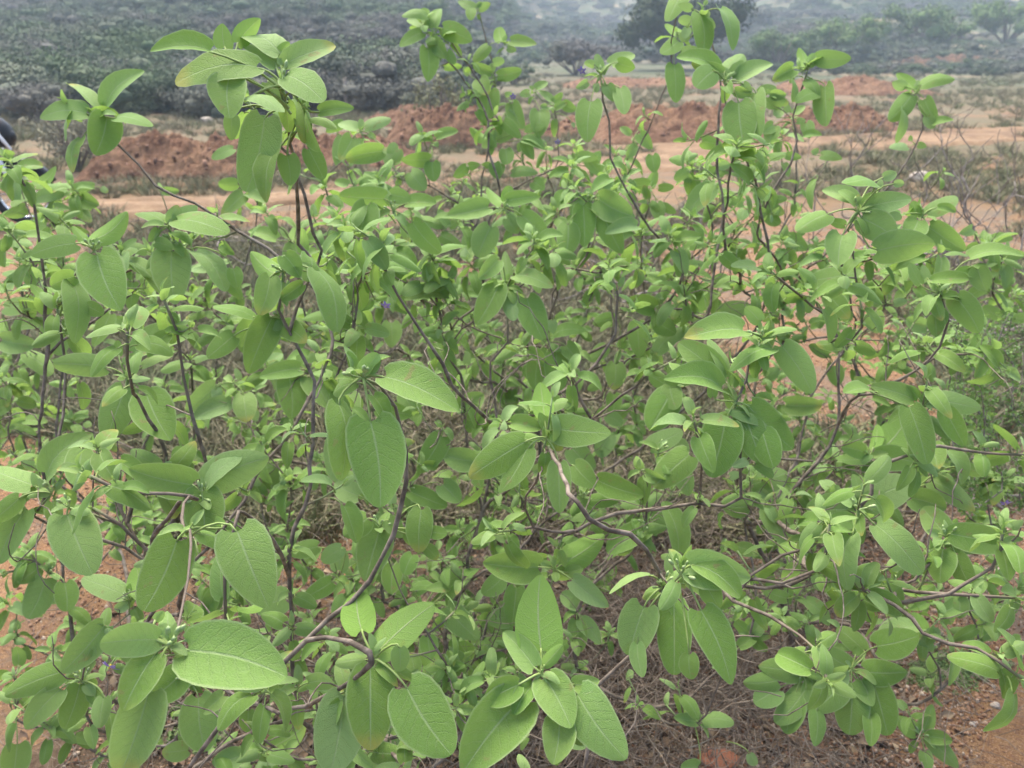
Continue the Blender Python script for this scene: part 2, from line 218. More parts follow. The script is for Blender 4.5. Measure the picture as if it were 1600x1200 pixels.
# visible branches, lower end first: tile d_low d_high : x y ...
BRA = """
1 1.15 1.0: 1420 1300, 1280 1185, 1240 1150, 1100 1070, 900 940, 720 860, 640 760, 515 640, 460 560
1 1.25 1.05: 1380 1130, 1380 960, 1375 760, 1340 560, 1300 420
1 1.25 1.1: 1490 1160, 1450 1080, 1410 900, 1340 720, 1240 620, 1150 470
1 1.5 1.4: 190 1180, 180 1100, 160 960, 100 830, 40 750
3 1.6 1.2: 150 1420, 175 1180, 210 1000, 180 800, 185 600, 200 440, 175 270, 140 150
3 1.6 1.5: 210 1000, 230 850, 270 680
3 1.8 1.6: 420 1180, 370 900, 330 780, 270 660
3 1.8 1.6: 430 1130, 540 960, 550 700, 540 570
3 1.8 1.6: 440 880, 520 760, 550 650, 530 540, 560 440, 600 320
3 1.7 1.6: 960 880, 1030 790, 1100 670, 1130 600, 1130 470
2 2.2 1.9: 740 860, 690 700, 690 560, 740 560, 690 450, 600 300, 490 160
2 2.1 1.9: 640 450, 550 330, 430 190
2 2.2 2.0: 650 1000, 660 820, 690 700, 720 480, 715 300, 690 230, 650 60
2 1.9 1.8: 1560 1185, 1500 1120, 1400 1000, 1330 880, 1255 730, 1250 560, 1215 370
2 2.0 1.9: 630 1050, 550 940, 420 860, 280 830
2 2.1 2.0: 910 820, 1000 780, 1090 760, 1160 690
4 1.2 1.1: 960 980, 940 900, 890 740, 850 560, 820 350, 760 200
4 1.2 1.0: 770 920, 640 660, 610 600, 590 350
4 1.3 1.2: 260 860, 270 720, 290 540, 280 400
4 1.1 1.0: 420 1180, 280 1060, 150 980, 100 830, 20 700
4 1.3 1.2: 0 650, 90 580, 180 530
4 1.3 1.2: 230 880, 150 840, 80 810
4 1.0 0.95: 780 1100, 660 1100, 540 1080, 400 1010
4 1.2 1.1: 540 1080, 500 980, 450 890
4 1.2 1.05: 1420 500, 1340 350, 1290 250, 1320 60
4 1.1 1.0: 1400 960, 1250 920, 1200 870, 1180 800
5 1.3 1.2: 520 600, 480 500, 380 350, 270 180, 210 60, 200 -60
5 0.95 0.8: 280 1180, 310 1050, 310 900, 260 700, 190 600, 120 570
5 1.4 1.3: 720 790, 800 750, 880 740, 1040 720
5 1.4 1.3: 1030 790, 880 780, 760 775
5 1.4 1.3: 1085 680, 1085 600, 1070 540
5 1.45 1.4: 1090 600, 1190 500, 1280 360, 1290 180, 1250 60
5 1.5 1.4: 720 660, 700 580, 700 490, 780 400, 780 260
5 1.9 1.8: 980 260, 1010 180, 1010 60, 960 -20
5 1.9 1.8: 1020 120, 1100 60, 1200 80, 1290 50, 1400 40
5 1.5 1.4: 1060 850, 1170 760, 1300 650, 1440 540, 1560 480
5 0.9 0.8: 1060 1100, 1020 970, 970 880
6 1.4 1.3: 460 1180, 510 1110, 640 960, 700 880, 740 780, 740 600, 740 380, 700 300, 640 210
6 1.4 1.35: 740 380, 800 390, 850 330, 840 180
6 1.5 1.3: 960 600, 1030 570, 1100 530, 1160 480, 1210 420, 1250 300, 1220 200
6 1.5 1.45: 1060 500, 950 390, 850 390, 760 380
6 1.5 1.5: 1100 530, 1200 460, 1320 455, 1450 440
6 1.3 1.2: 480 940, 620 950, 730 1000, 840 970
6 1.0 0.95: 290 1120, 285 950, 290 740
6 1.3 1.3: 1210 880, 1300 895, 1400 910, 1600 920
6 1.5 1.4: 560 400, 640 380, 740 370
6 1.3 1.2: 100 1100, 110 950, 70 760
6 1.5 1.4: 730 370, 680 270, 560 180, 430 70
7 1.25 1.25: 340 700, 330 520, 300 380, 290 240
7 1.25 1.2: 1355 740, 1350 600, 1345 400, 1340 180
7 0.85 0.8: 1720 700, 1600 800, 1420 900, 1290 930, 1150 880, 1040 800, 900 740
7 1.0 0.95: 900 1150, 1010 1000, 1120 890, 1230 790
7 1.0 1.0: 1080 90, 1040 300, 1045 500
7 1.1 1.1: 640 140, 560 60, 430 -20
8 1.3 1.25: 980 90, 900 70, 800 85, 740 90
8 1.0 0.9: 1150 1100, 1200 800, 1340 670, 1450 520, 1490 380
9 1.1 1.0: 860 360, 1000 430, 1080 490, 1130 560, 1250 610, 1380 630, 1480 690, 1600 780
9 1.1 1.05: 1030 420, 1250 380, 1330 330, 1450 260, 1490 180, 1500 90
9 1.2 1.1: 350 310, 480 330, 560 300, 640 270, 680 200, 700 60
9 1.2 1.0: 250 410, 420 480, 560 570, 640 640, 690 780
9 1.2 1.1: 860 360, 1000 355, 1100 370, 1350 385, 1600 400
9 1.3 1.1: 640 270, 760 300, 860 360
9 1.2 1.2: 250 410, 340 290, 480 200, 620 160, 700 60
"""

# ---------------------------------------------------------------- helpers
CAMP = np.array((0, 0, CAM_H))
FW = np.array((0, math.cos(PITCH), -math.sin(PITCH)))
UP = np.array((0, math.sin(PITCH), math.cos(PITCH)))
RT = np.array((1.0, 0, 0))
def P(x, y, d):
    """the point seen at survey pixel x, y at depth d metres"""
    return CAMP + FW * d + RT * ((x - 800) / 1200 * d) + UP * ((600 - y) / 1200 * d)
def on_ground(x, y, z=0.0):
    v = FW + RT * ((x - 800) / 1200) + UP * ((600 - y) / 1200)
    return CAMP + v * ((z - CAM_H) / v[2])

def prop(o, label=None, cat=None, group=None, kind=None):
    if label: o['label'] = label
    if cat: o['category'] = cat
    if group: o['group'] = group
    if kind: o['kind'] = kind
    return o
def empty(name, loc, rz=0):
    o = bpy.data.objects.new(name, None); col.objects.link(o)
    o.location = loc; o.rotation_euler = (0, 0, rz); o.empty_display_size = 0.2
    return o
def mesh_obj(name, V, F, mats, parent=None, loc=None, smooth=True, attrs=None, uv=None, mi=None, link=True):
    """V in world (or parent) coordinates; loc moves the origin there without moving the shape"""
    V = np.asarray(V, dtype=np.float64).reshape(-1, 3)
    if loc is not None: V = V - np.asarray(loc)
    me = bpy.data.meshes.new(name)
    if isinstance(F, np.ndarray):
        n, k = F.shape
        me.vertices.add(len(V)); me.vertices.foreach_set('co', V.ravel())
        me.loops.add(n * k); me.loops.foreach_set('vertex_index', F.astype(np.int32).ravel())
        me.polygons.add(n); me.polygons.foreach_set('loop_start', np.arange(0, n * k, k, dtype=np.int32))
        me.update(calc_edges=True)
    else:
        me.from_pydata(V.tolist(), [], F)
    if smooth: me.polygons.foreach_set('use_smooth', np.ones(len(me.polygons), dtype=bool))
    if not isinstance(mats, (list, tuple)): mats = [mats]
    for m in mats: me.materials.append(m)
    if mi is not None: me.polygons.foreach_set('material_index', np.asarray(mi, dtype=np.int32))
    for k, a in (attrs or {}).items():
        me.attributes.new(k, 'FLOAT', 'POINT').data.foreach_set('value', np.asarray(a, dtype=np.float32))
    if uv is not None:
        u = me.uv_layers.new(name='UVMap'); li = np.empty(len(me.loops), dtype=np.int32)
        me.loops.foreach_get('vertex_index', li)
        u.data.foreach_set('uv', np.asarray(uv, dtype=np.float32)[li].ravel())
    me.update()
    o = bpy.data.objects.new(name, me)
    if link: col.objects.link(o)
    if loc is not None: o.location = Vector(np.asarray(loc).tolist())
    if parent is not None: o.parent = parent
    return o
class Bag:
    """collects pieces that become ONE mesh"""
    def __init__(s): s.V = []; s.F = []; s.n = 0; s.A = {}; s.U = []; s.M = []
    def add(s, V, F, uv=None, mi=None, **attrs):
        V = np.asarray(V); F = np.asarray(F)
        s.V.append(V); s.F.append(F + s.n); s.n += len(V)
        for k, a in attrs.items():
            s.A.setdefault(k, []).append(np.broadcast_to(np.asarray(a, dtype=float), (len(V),)))
        if uv is not None: s.U.append(uv)
        s.M.append(np.zeros(len(F), int) if mi is None else mi)
    def build(s, name, mats, parent=None, loc=None, smooth=True):
        if not s.V: return None
        return mesh_obj(name, np.concatenate(s.V), np.concatenate(s.F), mats, parent, loc, smooth,
                        {k: np.concatenate(a) for k, a in s.A.items()},
                        np.concatenate(s.U) if s.U else None, np.concatenate(s.M))
def unit(v): return v / (np.linalg.norm(v) + 1e-12)
def tube(pts, rad, k=6):
    """swept tube through pts, quads only, rounded by a tiny end ring"""
    pts = np.asarray(pts, float); rad = np.asarray(rad, float); n = len(pts)
    t = np.gradient(pts, axis=0); t /= np.linalg.norm(t, axis=1)[:, None] + 1e-12
    a = unit(np.cross(t[0], (0.31, 0.2, 0.93)))
    V = []
    an = np.linspace(0, 2 * math.pi, k, endpoint=False)
    for i in range(n):
        a = unit(a - t[i] * np.dot(a, t[i])); b = np.cross(t[i], a)
        V.append(pts[i] + rad[i] * (np.cos(an)[:, None] * a + np.sin(an)[:, None] * b))
    V.append(pts[-1] + 0.15 * (V[-1] - pts[-1]))
    V = np.concatenate(V)
    F = [(i * k + j, i * k + (j + 1) % k, (i + 1) * k + (j + 1) % k, (i + 1) * k + j) for i in range(n) for j in range(k)]
    return V, np.array(F)
def ico(sub=1):
    import bmesh
    bm = bmesh.new(); bmesh.ops.create_icosphere(bm, subdivisions=sub, radius=1)
    V = np.array([v.co[:] for v in bm.verts]); F = np.array([[v.index for v in f.verts] for f in bm.faces]); bm.free()
    return V, F
# value noise
_perm = rng.random((256, 256))
def vnoise(x, y):
    x = np.asarray(x, float); y = np.asarray(y, float)
    xi = np.floor(x).astype(int); yi = np.floor(y).astype(int); fx = x - xi; fy = y - yi
    fx = fx * fx * (3 - 2 * fx); fy = fy * fy * (3 - 2 * fy)
    g = lambda a, b: _perm[a % 256, b % 256]
    return (g(xi, yi) * (1 - fx) + g(xi + 1, yi) * fx) * (1 - fy) + (g(xi, yi + 1) * (1 - fx) + g(xi + 1, yi + 1) * fx) * fy
def fbm(x, y, o=4):
    s = 0; a = 0.5
    for i in range(o):
        s = s + a * vnoise(x * 2 ** i + 17.3 * i, y * 2 ** i + 5.1 * i); a *= 0.5
    return s
def sstep(a, b, x):
    t = np.clip((np.asarray(x, float) - a) / (b - a), 0, 1); return t * t * (3 - 2 * t)

# ---------------------------------------------------------------- materials
class NT:
    def __init__(s, name):
        s.m = bpy.data.materials.new(name); s.m.use_nodes = True
        s.t = s.m.node_tree; s.n = s.t.nodes; s.bsdf = s.n['Principled BSDF']; s.out = s.n['Material Output']
        s.bsdf.inputs['Roughness'].default_value = 0.85
        s.bsdf.inputs['Specular IOR Level'].default_value = 0.25
    def node(s, t, **kw):
        n = s.n.new(t)
        for k, v in kw.items(): setattr(n, k, v)
        return n
    def set(s, sock, v):
        if isinstance(v, bpy.types.NodeSocket): s.t.links.new(v, sock)
        elif isinstance(v, (tuple, list)) and len(v) == 3 and sock.type == 'RGBA': sock.default_value = (*v, 1)
        else: sock.default_value = v
    def math(s, op, a, b=0.0, c=None, clamp=False):
        n = s.node('ShaderNodeMath', operation=op, use_clamp=clamp)
        s.set(n.inputs[0], a); s.set(n.inputs[1], b)
        if c is not None: s.set(n.inputs[2], c)
        return n.outputs[0]
    def mix(s, f, a, b, mode='MIX'):
        n = s.node('ShaderNodeMix', data_type='RGBA', blend_type=mode)
        s.set(n.inputs['Factor'], f); s.set(n.inputs[6], a); s.set(n.inputs[7], b)
        return n.outputs[2]
    def noise(s, scale, detail=4, coord=None, rough=0.55, dist=0.0):
        n = s.node('ShaderNodeTexNoise'); n.inputs['Scale'].default_value = scale
        n.inputs['Detail'].default_value = detail; n.inputs['Roughness'].default_value = rough
        n.inputs['Distortion'].default_value = dist
        if coord is not None: s.t.links.new(coord, n.inputs['Vector'])
        return n.outputs['Fac']
    def ramp(s, f, a, b, lo=0.0, hi=1.0):
        n = s.node('ShaderNodeMapRange', interpolation_type='SMOOTHSTEP')
        s.set(n.inputs['Value'], f); n.inputs['From Min'].default_value = a; n.inputs['From Max'].default_value = b
        n.inputs['To Min'].default_value = lo; n.inputs['To Max'].default_value = hi
        return n.outputs['Result']
    def pos(s): return s.node('ShaderNodeNewGeometry').outputs['Position']
    def obj(s): return s.node('ShaderNodeTexCoord').outputs['Object']
    def attr(s, name): 
        n = s.node('ShaderNodeAttribute'); n.attribute_name = name; return n.outputs['Fac']
    def rnd(s): return s.node('ShaderNodeObjectInfo').outputs['Random']
    def bump(s, h, strength=0.5, dist=0.01):
        n = s.node('ShaderNodeBump'); n.inputs['Strength'].default_value = strength; n.inputs['Distance'].default_value = dist
        s.t.links.new(h, n.inputs['Height']); s.t.links.new(n.outputs[0], s.bsdf.inputs['Normal']); return n.outputs[0]
    def color(s, c): s.set(s.bsdf.inputs['Base Color'], c)

def leaf_material(name, old, young, under, trans, tfac=0.38):
    m = NT(name)
    age, rn = m.attr('age'), m.attr('rnd')
    uvn = m.node('ShaderNodeUVMap'); sep = m.node('ShaderNodeSeparateXYZ'); m.t.links.new(uvn.outputs[0], sep.inputs[0])
    u, v = sep.outputs[0], sep.outputs[1]                     # u: -1..1 across (scaled to leaf width), v: 0..1 along
    au = m.math('ABSOLUTE', u)
    wob = m.noise(7, 3, uvn.outputs[0])
    # side veins sweep towards the tip
    ph = m.math('SUBTRACT', v, m.math('MULTIPLY', m.math('POWER', au, 1.15), 0.24))
    ph = m.math('ADD', ph, m.math('MULTIPLY', wob, 0.085))
    ph = m.math('ADD', ph, m.math('MULTIPLY', m.math('SIGN', u), 0.022))
    tri = m.math('PINGPONG', m.math('MULTIPLY', ph, 7.5), 0.5)     # 0 at veins
    vein = m.ramp(tri, 0.0, 0.075, 1, 0)
    vein = m.math('MULTIPLY', vein, m.ramp(au, 0.55, 0.95, 1, 0.15))
    mid = m.ramp(au, 0.015, 0.06, 1, 0)
    rim = m.ramp(au, 0.90, 0.98, 0, 1)
    base = m.mix(m.ramp(age, 0.0, 1.0), old, young)
    base = m.mix(m.ramp(rn, 0.0, 1.0, 0, 0.55), base, m.mix(0.5, base, (0.20, 0.27, 0.05)))
    n1 = m.noise(14, 4, m.obj())
    base = m.mix(m.ramp(n1, 0.3, 0.75, 0, 0.35), base, m.mix(0.55, base, (0.12, 0.19, 0.04), 'MULTIPLY') if False else m.mix(0.35, base, (0.09, 0.17, 0.03)))
    mott = m.noise(240, 2, m.obj())
    base = m.mix(m.ramp(mott, 0.42, 0.72, 0, 0.13), base, (0.30, 0.38, 0.20))
    # tip and margin yellowing on a few old leaves
    sick = m.math('MULTIPLY', m.ramp(rn, 0.89, 0.94), m.ramp(v, 0.72, 0.95))
    base = m.mix(m.math('MULTIPLY', sick, 0.7), base, (0.42, 0.34, 0.08))
    spots = m.ramp(m.noise(60, 2, m.obj()), 0.66, 0.70)
    base = m.mix(m.math('MULTIPLY', spots, m.ramp(rn, .35, .6, 0, .75)), base, (0.24, 0.20, 0.08))
    base = m.mix(m.ramp(rn, 0.0, 0.12, 0.4, 0), base, (0.26, 0.38, 0.19))     # a few silvery ones
    vo = m.node('ShaderNodeTexVoronoi', feature='DISTANCE_TO_EDGE'); vo.inputs['Scale'].default_value = 1.0
    cmb = m.node('ShaderNodeCombineXYZ'); m.set(cmb.inputs[0], m.math('MULTIPLY', u, 11.0)); m.set(cmb.inputs[1], m.math('MULTIPLY', v, 34.0)); m.t.links.new(cmb.outputs[0], vo.inputs['Vector'])
    net = m.ramp(vo.outputs['Distance'], 0.0, 0.16, 1, 0)
    base = m.mix(m.math('MULTIPLY', net, 0.10), base, (0.36, 0.44, 0.2))
    vein_side = m.ramp(m.math('ABSOLUTE', m.math('SUBTRACT', tri, 0.11)), 0.0, 0.1, 0.16, 0)
    base = m.mix(vein_side, base, (0.07, 0.13, 0.02))
    lines = m.math('MAXIMUM', m.math('MULTIPLY', vein, 0.26), m.math('MULTIPLY', mid, 0.75))
    top = m.mix(lines, base, (0.33, 0.43, 0.20))
    top = m.mix(m.math('MULTIPLY', rim, 0.6), top, (0.36, 0.44, 0.22))
    und = m.mix(m.math('MULTIPLY', lines, 1.0), m.mix(m.ramp(rn, 0, 1, 0, 0.4), under, base), (0.40, 0.46, 0.24))
    bf = m.node('ShaderNodeNewGeometry').outputs['Backfacing']
    colr = m.mix(bf, top, und)
    m.color(colr)
    m.bsdf.inputs['Roughness'].default_value = 0.62
    m.bsdf.inputs['Specular IOR Level'].default_value = 0.2
    m.bsdf.inputs['Sheen Weight'].default_value = 0.12
    m.bsdf.inputs['Sheen Roughness'].default_value = 0.5
    m.bsdf.inputs['Sheen Tint'].default_value = (0.8, 1.0, 0.75, 1)
    hgt = m.math('ADD', m.math('MULTIPLY', m.math('SUBTRACT', 1.0, m.math('MAXIMUM', vein, mid)), 1.0), m.math('MULTIPLY', m.math('SUBTRACT', 1.0, net), 0.5))
    nb = m.bump(hgt, 0.5, 0.001)
    tr = m.node('ShaderNodeBsdfTranslucent'); m.t.links.new(nb, tr.inputs['Normal'])
    m.set(tr.inputs['Color'], m.mix(m.math('MULTIPLY', lines, 0.5), m.mix(m.ramp(age, 0, 1, 0, 0.6), trans, (0.30, 0.44, 0.14)), (0.10, 0.16, 0.03)))
    ms = m.node('ShaderNodeMixShader'); ms.inputs[0].default_value = tfac
    m.t.links.new(m.bsdf.outputs[0], ms.inputs[1]); m.t.links.new(tr.outputs[0], ms.inputs[2])
    m.t.links.new(ms.outputs[0], m.out.inputs[0])
    return m.m
LEAF = leaf_material('leaf_blade', (0.14, 0.275, 0.045), (0.30, 0.44, 0.165), (0.22, 0.38, 0.07), (0.27, 0.42, 0.085), .38)

def plain(name, c, rough=0.85, c2=None, scale=8, bump=0.0, bd=0.01, coord='obj', metallic=0.0, detail=4):
    m = NT(name)
    co = m.obj() if coord == 'obj' else m.pos()
    if c2 is not None: m.color(m.mix(m.ramp(m.noise(scale, detail, co), 0.35, 0.68), c, c2))
    else: m.color(c)
    m.bsdf.inputs['Roughness'].default_value = rough
    m.bsdf.inputs['Metallic'].default_value = metallic
    if bump: m.bump(m.noise(scale * 3, 5, co), bump, bd)
    return m.m
PETIOLE = plain('petiole', (0.25, 0.33, 0.11), 0.6, (0.19, 0.26, 0.07), 60)
BUD = plain('bud', (0.36, 0.45, 0.22), 0.7, (0.24, 0.34, 0.12), 150)
FLOWER = plain('purple_flower', (0.22, 0.16, 0.5), 0.6, (0.36, 0.3, 0.62), 200)
YELLOW = plain('flower_centre', (0.6, 0.5, 0.06), 0.6)

def bark_material():
    m = NT('bark')
    g = m.attr('age')                                        # 0 old wood, 1 green shoot
    o = m.pos()
    n = m.noise(55, 5, o)
    wood = m.mix(m.ramp(n, 0.35, 0.65), (0.085, 0.066, 0.05), (0.215, 0.175, 0.14))
    wood = m.mix(m.ramp(m.noise(14, 3, o), 0.55, 0.75, 0, 0.6), wood, (0.24, 0.21, 0.18))
    c = m.mix(m.ramp(g, 0.0, 0.55), wood, (0.145, 0.115, 0.09))
    c = m.mix(m.ramp(g, 0.6, 1.0), c, (0.22, 0.30, 0.12))
    m.color(c); m.bsdf.inputs['Roughness'].default_value = 0.8
    m.bump(m.noise(160, 4, o), 0.6, 0.002)
    return m.m
BARK = bark_material()
# ---------------------------------------------------------------- leaves
_s = np.linspace(0, 1, 10); _T = (1 - np.cos(math.pi * _s)) / 2; _T[0] = 0.004; _T[-1] = 0.996
_U = np.array([-1, -.72, -.38, 0, .38, .72, 1])
_BF = np.array([(i * 7 + j, i * 7 + j + 1, (i + 1) * 7 + j + 1, (i + 1) * 7 + j) for i in range(9) for j in range(6)])
def leaf_arrays(C, B, T, nrm, W, curl=0.1, fold=0.15, age=0.3, rnd=0.5, prad=0.0012, r=random, rows=None):
    """a blade from B to T (upper side towards nrm, full width W) on a petiole that starts at C"""
    L = np.linalg.norm(T - B); a = (T - B) / (L + 1e-9)
    n = unit(nrm - a * np.dot(nrm, a)); s = np.cross(a, n)
    p, q = r.uniform(.21, .31), r.uniform(.44, .68)
    t = _T; m = p / (p + q)
    wd = (t ** p) * ((1 - t) ** q) / ((m ** p) * ((1 - m) ** q)) * W / 2
    k1, k2 = r.uniform(-.05, .05), r.uniform(0, 6.28)
    cen = B + np.outer(t, T - B) + np.outer(curl * L * 4 * t * (1 - t) * (0.65 + 0.7 * (1 - t)), n) + np.outer(k1 * L * np.sin(t * 3.14), s)
    twist = r.uniform(-.35, .35)
    wav = r.uniform(.02, .06)
    uu = _U[None, :]; ww = wd[:, None]; tt = t[:, None]
    up = fold * np.abs(uu) ** 1.5 * ww + wav * ww * np.abs(uu) ** 2 * np.sin(tt * 15 + k2 + uu * 2) + np.sin(twist * tt) * uu * ww
    # the hanging base lobes fold back a little
    back = -0.16 * W * (np.abs(uu) ** 2) * np.clip(1 - tt * 5, 0, 1)
    V = cen[:, None, :] + (uu * ww)[..., None] * s + up[..., None] * n + back[..., None] * a
    V = V.reshape(-1, 3)
    uv = np.stack([np.broadcast_to(_U[None, :], (10, 7)), np.broadcast_to(t[:, None], (10, 7))], -1).reshape(-1, 2)
    F = _BF; mi = np.zeros(len(F), int)
    # petiole
    Lp = np.linalg.norm(B - C)
    if Lp > 0.002:
        d1 = unit(a + n * curl * 4)
        c1 = C + (unit(B - C) * 0.5 + np.array((0, 0, .5))) * Lp * .35; c2 = B - d1 * Lp * .35
        ts = np.linspace(0, 1, 6)[:, None]
        pp = (1 - ts) ** 3 * C + 3 * (1 - ts) ** 2 * ts * c1 + 3 * (1 - ts) * ts ** 2 * c2 + ts ** 3 * (B + a * L * 0.03 - n * prad * .5)
        tv, tf = tube(pp, np.linspace(1.25, .85, 6) * prad, 5)
        V = np.concatenate([V, tv]); F = np.concatenate([F, tf + 70]); mi = np.concatenate([mi, np.ones(len(tf), int)])
        uv = np.concatenate([uv, np.zeros((len(tv), 2))])
    return V, F, uv, mi, age, rnd

class Shrub:
    def __init__(s, name, base, label, cat, group=None, seed=1, mat=BARK, rtip=0.0015, rexp=0.285, up=1.0, wig=1.0, lat=1.2):
        s.lat = lat
        s.root = empty(name, base); prop(s.root, label, cat, group)
        s.base = np.array(base, float); s.r = random.Random(seed); s.mat = mat
        s.rtip, s.rexp, s.up, s.wig = rtip, rexp, up, wig
        s.pos = [s.base + (0, 0, -.05), s.base + (0, 0, .03)]; s.par = [-1, 0]; s.dir = [np.array((0, 0, 1.0))] * 2
        s.len = [0, .08]; s.paths = [[0, 1]]; s.leaves = []; s.tips = set(); s.bold = []; s.bare = []
    def chain(s, start, pts, stop_tip=True):
        ids = [start]
        for p in pts:
            q = s.pos[ids[-1]]; s.pos.append(np.array(p)); s.par.append(ids[-1]); s.dir.append(unit(p - q))
            s.len.append(s.len[ids[-1]] + np.linalg.norm(p - q)); ids.append(len(s.pos) - 1)
        return ids
    def nearest(s, p):
        A = np.array(s.pos); d = np.linalg.norm(A - p, axis=1)
        dep = (A - CAMP) @ FW; dp = np.dot(p - CAMP, FW)
        lat = np.linalg.norm((A - p)[:, :2], axis=1)
        cost = d + s.lat * np.clip(lat - .9 * (p[2] - A[:, 2]), 0, 9) + .25 * lat + 0.15 * np.array(s.len) + 1.2 * np.clip(A[:, 2] - p[2] + 0.03, 0, 9) * s.up + 1.3 * np.clip(dp - dep - 0.02, 0, 9)
        cost[d < 0.035] += 1; cost[0] += 9
        return int(np.argmin(cost))
    def link(s, p, enddir, start=None):
        i = s.nearest(p) if start is None else start
        q = s.pos[i]; L = np.linalg.norm(p - q)
        sidev = np.array([s.r.uniform(-1, 1) for _ in range(3)]) * .28
        c1 = q + unit(s.dir[i] * .55 + unit(p - q) * .6 + sidev) * L * .36; c2 = p - enddir * L * .33
        n = max(2, int(L / .03)); out = []
        jog = np.zeros(3)
        for k in range(1, n + 1):
            t = k / n
            b = (1 - t) ** 3 * q + 3 * (1 - t) ** 2 * t * c1 + 3 * (1 - t) * t * t * c2 + t ** 3 * p
            if k % 2 == 0: jog = np.array([s.r.gauss(0, 1) for _ in range(3)]) * .0048 * s.wig
            if k < n: b = b + jog * min(1, (1 - t) * 4)
            out.append(b)
        return s.chain(i, out)
    def polyline(s, pts):
        P0 = np.array(pts); seg = []
        for a, b in zip(P0[:-1], P0[1:]):
            m = max(1, int(np.linalg.norm(b - a) / .035))
            for k in range(m): seg.append(a + (b - a) * k / m + np.array([s.r.gauss(0, .002) for _ in range(3)]) * (k > 0))
        seg.append(P0[-1])
        ids = s.link(seg[0], unit(seg[min(2, len(seg) - 1)] - seg[0]))
        ids += s.chain(ids[-1], seg[1:])[1:]
        s.paths.append(ids); s.bold.append(ids)
    def tip(s, p, enddir):
        ids = s.link(p, enddir); s.paths.append(ids); s.tips.add(ids[-1]); return ids
    def radii(s):
        n = np.zeros(len(s.pos)); 
        for ids in s.paths: n[ids[-1]] += 1
        for i in range(len(s.pos) - 1, 0, -1): n[s.par[i]] += n[i]
        s.rad = s.rtip * np.maximum(n, 1) ** s.rexp
        for ids in s.bold:
            m = len(ids)
            for q, i in enumerate(ids[1:]): s.rad[i] = max(s.rad[i], .0031 * min(1, .55 + (m - q) * .05))
        for ids in s.bare: s.rad[ids[1:]] = np.linspace(.0013, .0007, len(ids) - 1)
    def build_wood(s, part='branch', k=7, most=290):
        s.radii(); order = []; bare_ = {id(b) for b in s.bare}
        for ids in s.paths:
            if len(ids) < 2: continue
            P_ = np.array([s.pos[i] for i in ids]); rd = np.array([s.rad[i] for i in ids]); rd[0] = rd[1] * 1.08
            # smooth the radius steps
            for _ in range(2): rd[1:-1] = (rd[:-2] + 2 * rd[1:-1] + rd[2:]) / 4
            kn = np.array([(hash_(i) - .5) for i in ids]); rd = rd * (1 + .34 * kn)
            order.append((-(rd.max() * len(ids)), P_, rd, id(ids) in bare_))
        order.sort(key=lambda e: e[0]); rest = Bag()
        for j, (_, P_, rd, dead) in enumerate(order):
            V, F = tube(P_, rd, k if rd.max() > .003 else 5)
            kk = k if rd.max() > .003 else 5
            age = np.repeat(np.append(1 - sstep(s.rtip * 1.05, s.rtip * 1.9, rd), 0), kk)
            tl = np.repeat(np.append(np.clip(1 - (len(rd) - 1 - np.arange(len(rd))) * .03 / .09, 0, 1), 1), kk)
            age = np.clip(age * .5 + .5 * tl, 0, 1) * (age > .05) * (not dead)
            if j < most: mesh_obj(part, V, F, s.mat, s.root, None, True, {'age': age})
            else: rest.add(V, F, age=age)
        o = rest.build('twigs', s.mat, s.root)
        if o: prop(o, kind='stuff')
        for ch in s.root.children: ch.matrix_parent_inverse = Matrix.Translation(-s.root.location)
    def add_leaf(s, size, arr): s.leaves.append((size, arr))
    def build_leaves(s, most=292, mats=None):
        mats = mats or [LEAF, PETIOLE]
        s.leaves.sort(key=lambda e: -e[0]); rest = Bag(); 
        for j, (sz, (V, F, uv, mi, age, rn)) in enumerate(s.leaves):
            if j < most:
                o = mesh_obj('leaf', V, F, mats, None, V[3], True, {'age': np.full(len(V), age), 'rnd': np.full(len(V), rn)}, uv, mi)
                o.parent = s.root; o.matrix_parent_inverse = Matrix.Translation(-s.root.location)
            else: rest.add(V, F, uv=uv, mi=mi, age=age, rnd=rn)
        o = rest.build('small_leaves', mats, s.root)
        if o: prop(o, kind='stuff'); o.matrix_parent_inverse = Matrix.Translation(-s.root.location)
def hash_(i): return (math.sin(i * 12.9898) * 43758.5453) % 1.0

# ---------------------------------------------------------------- terrain
def start_y(az):
    l = 1 - sstep(-.10, .06, az); r = sstep(.24, .36, az)
    return 26 * l + 58 * r + 88 * (1 - l) * (1 - r)
def terrain(X, Y):
    X = np.asarray(X, float); Y = np.asarray(Y, float)
    Yc = np.maximum(Y, 1.0); az = X / Yc
    y0 = start_y(az); e = np.clip(Y - y0, 0, 900)
    h = .085 * e + .07 * np.clip(e - 60, 0, 900)
    h = h * sstep(0, 8, e) + (fbm(X * .05, Y * .05) - .47) * np.clip(e * .08, 0, 9)
    return h + (fbm(X * .35 + 3, Y * .35) - .47) * .12 * sstep(2.5, 6, Y) + (fbm(X * 2.2, Y * 2.2) - .47) * .05 + (fbm(X * 14, Y * 14, 3) - .43) * .012
def hit(x, y):
    v = FW + RT * ((x - 800) / 1200) + UP * ((600 - y) / 1200)
    t = 1.0
    while t < 900:
        p = CAMP + v * t
        if p[2] < terrain(p[0], p[1]): break
        t *= 1.006
    return np.array((p[0], p[1], float(terrain(p[0], p[1]))))

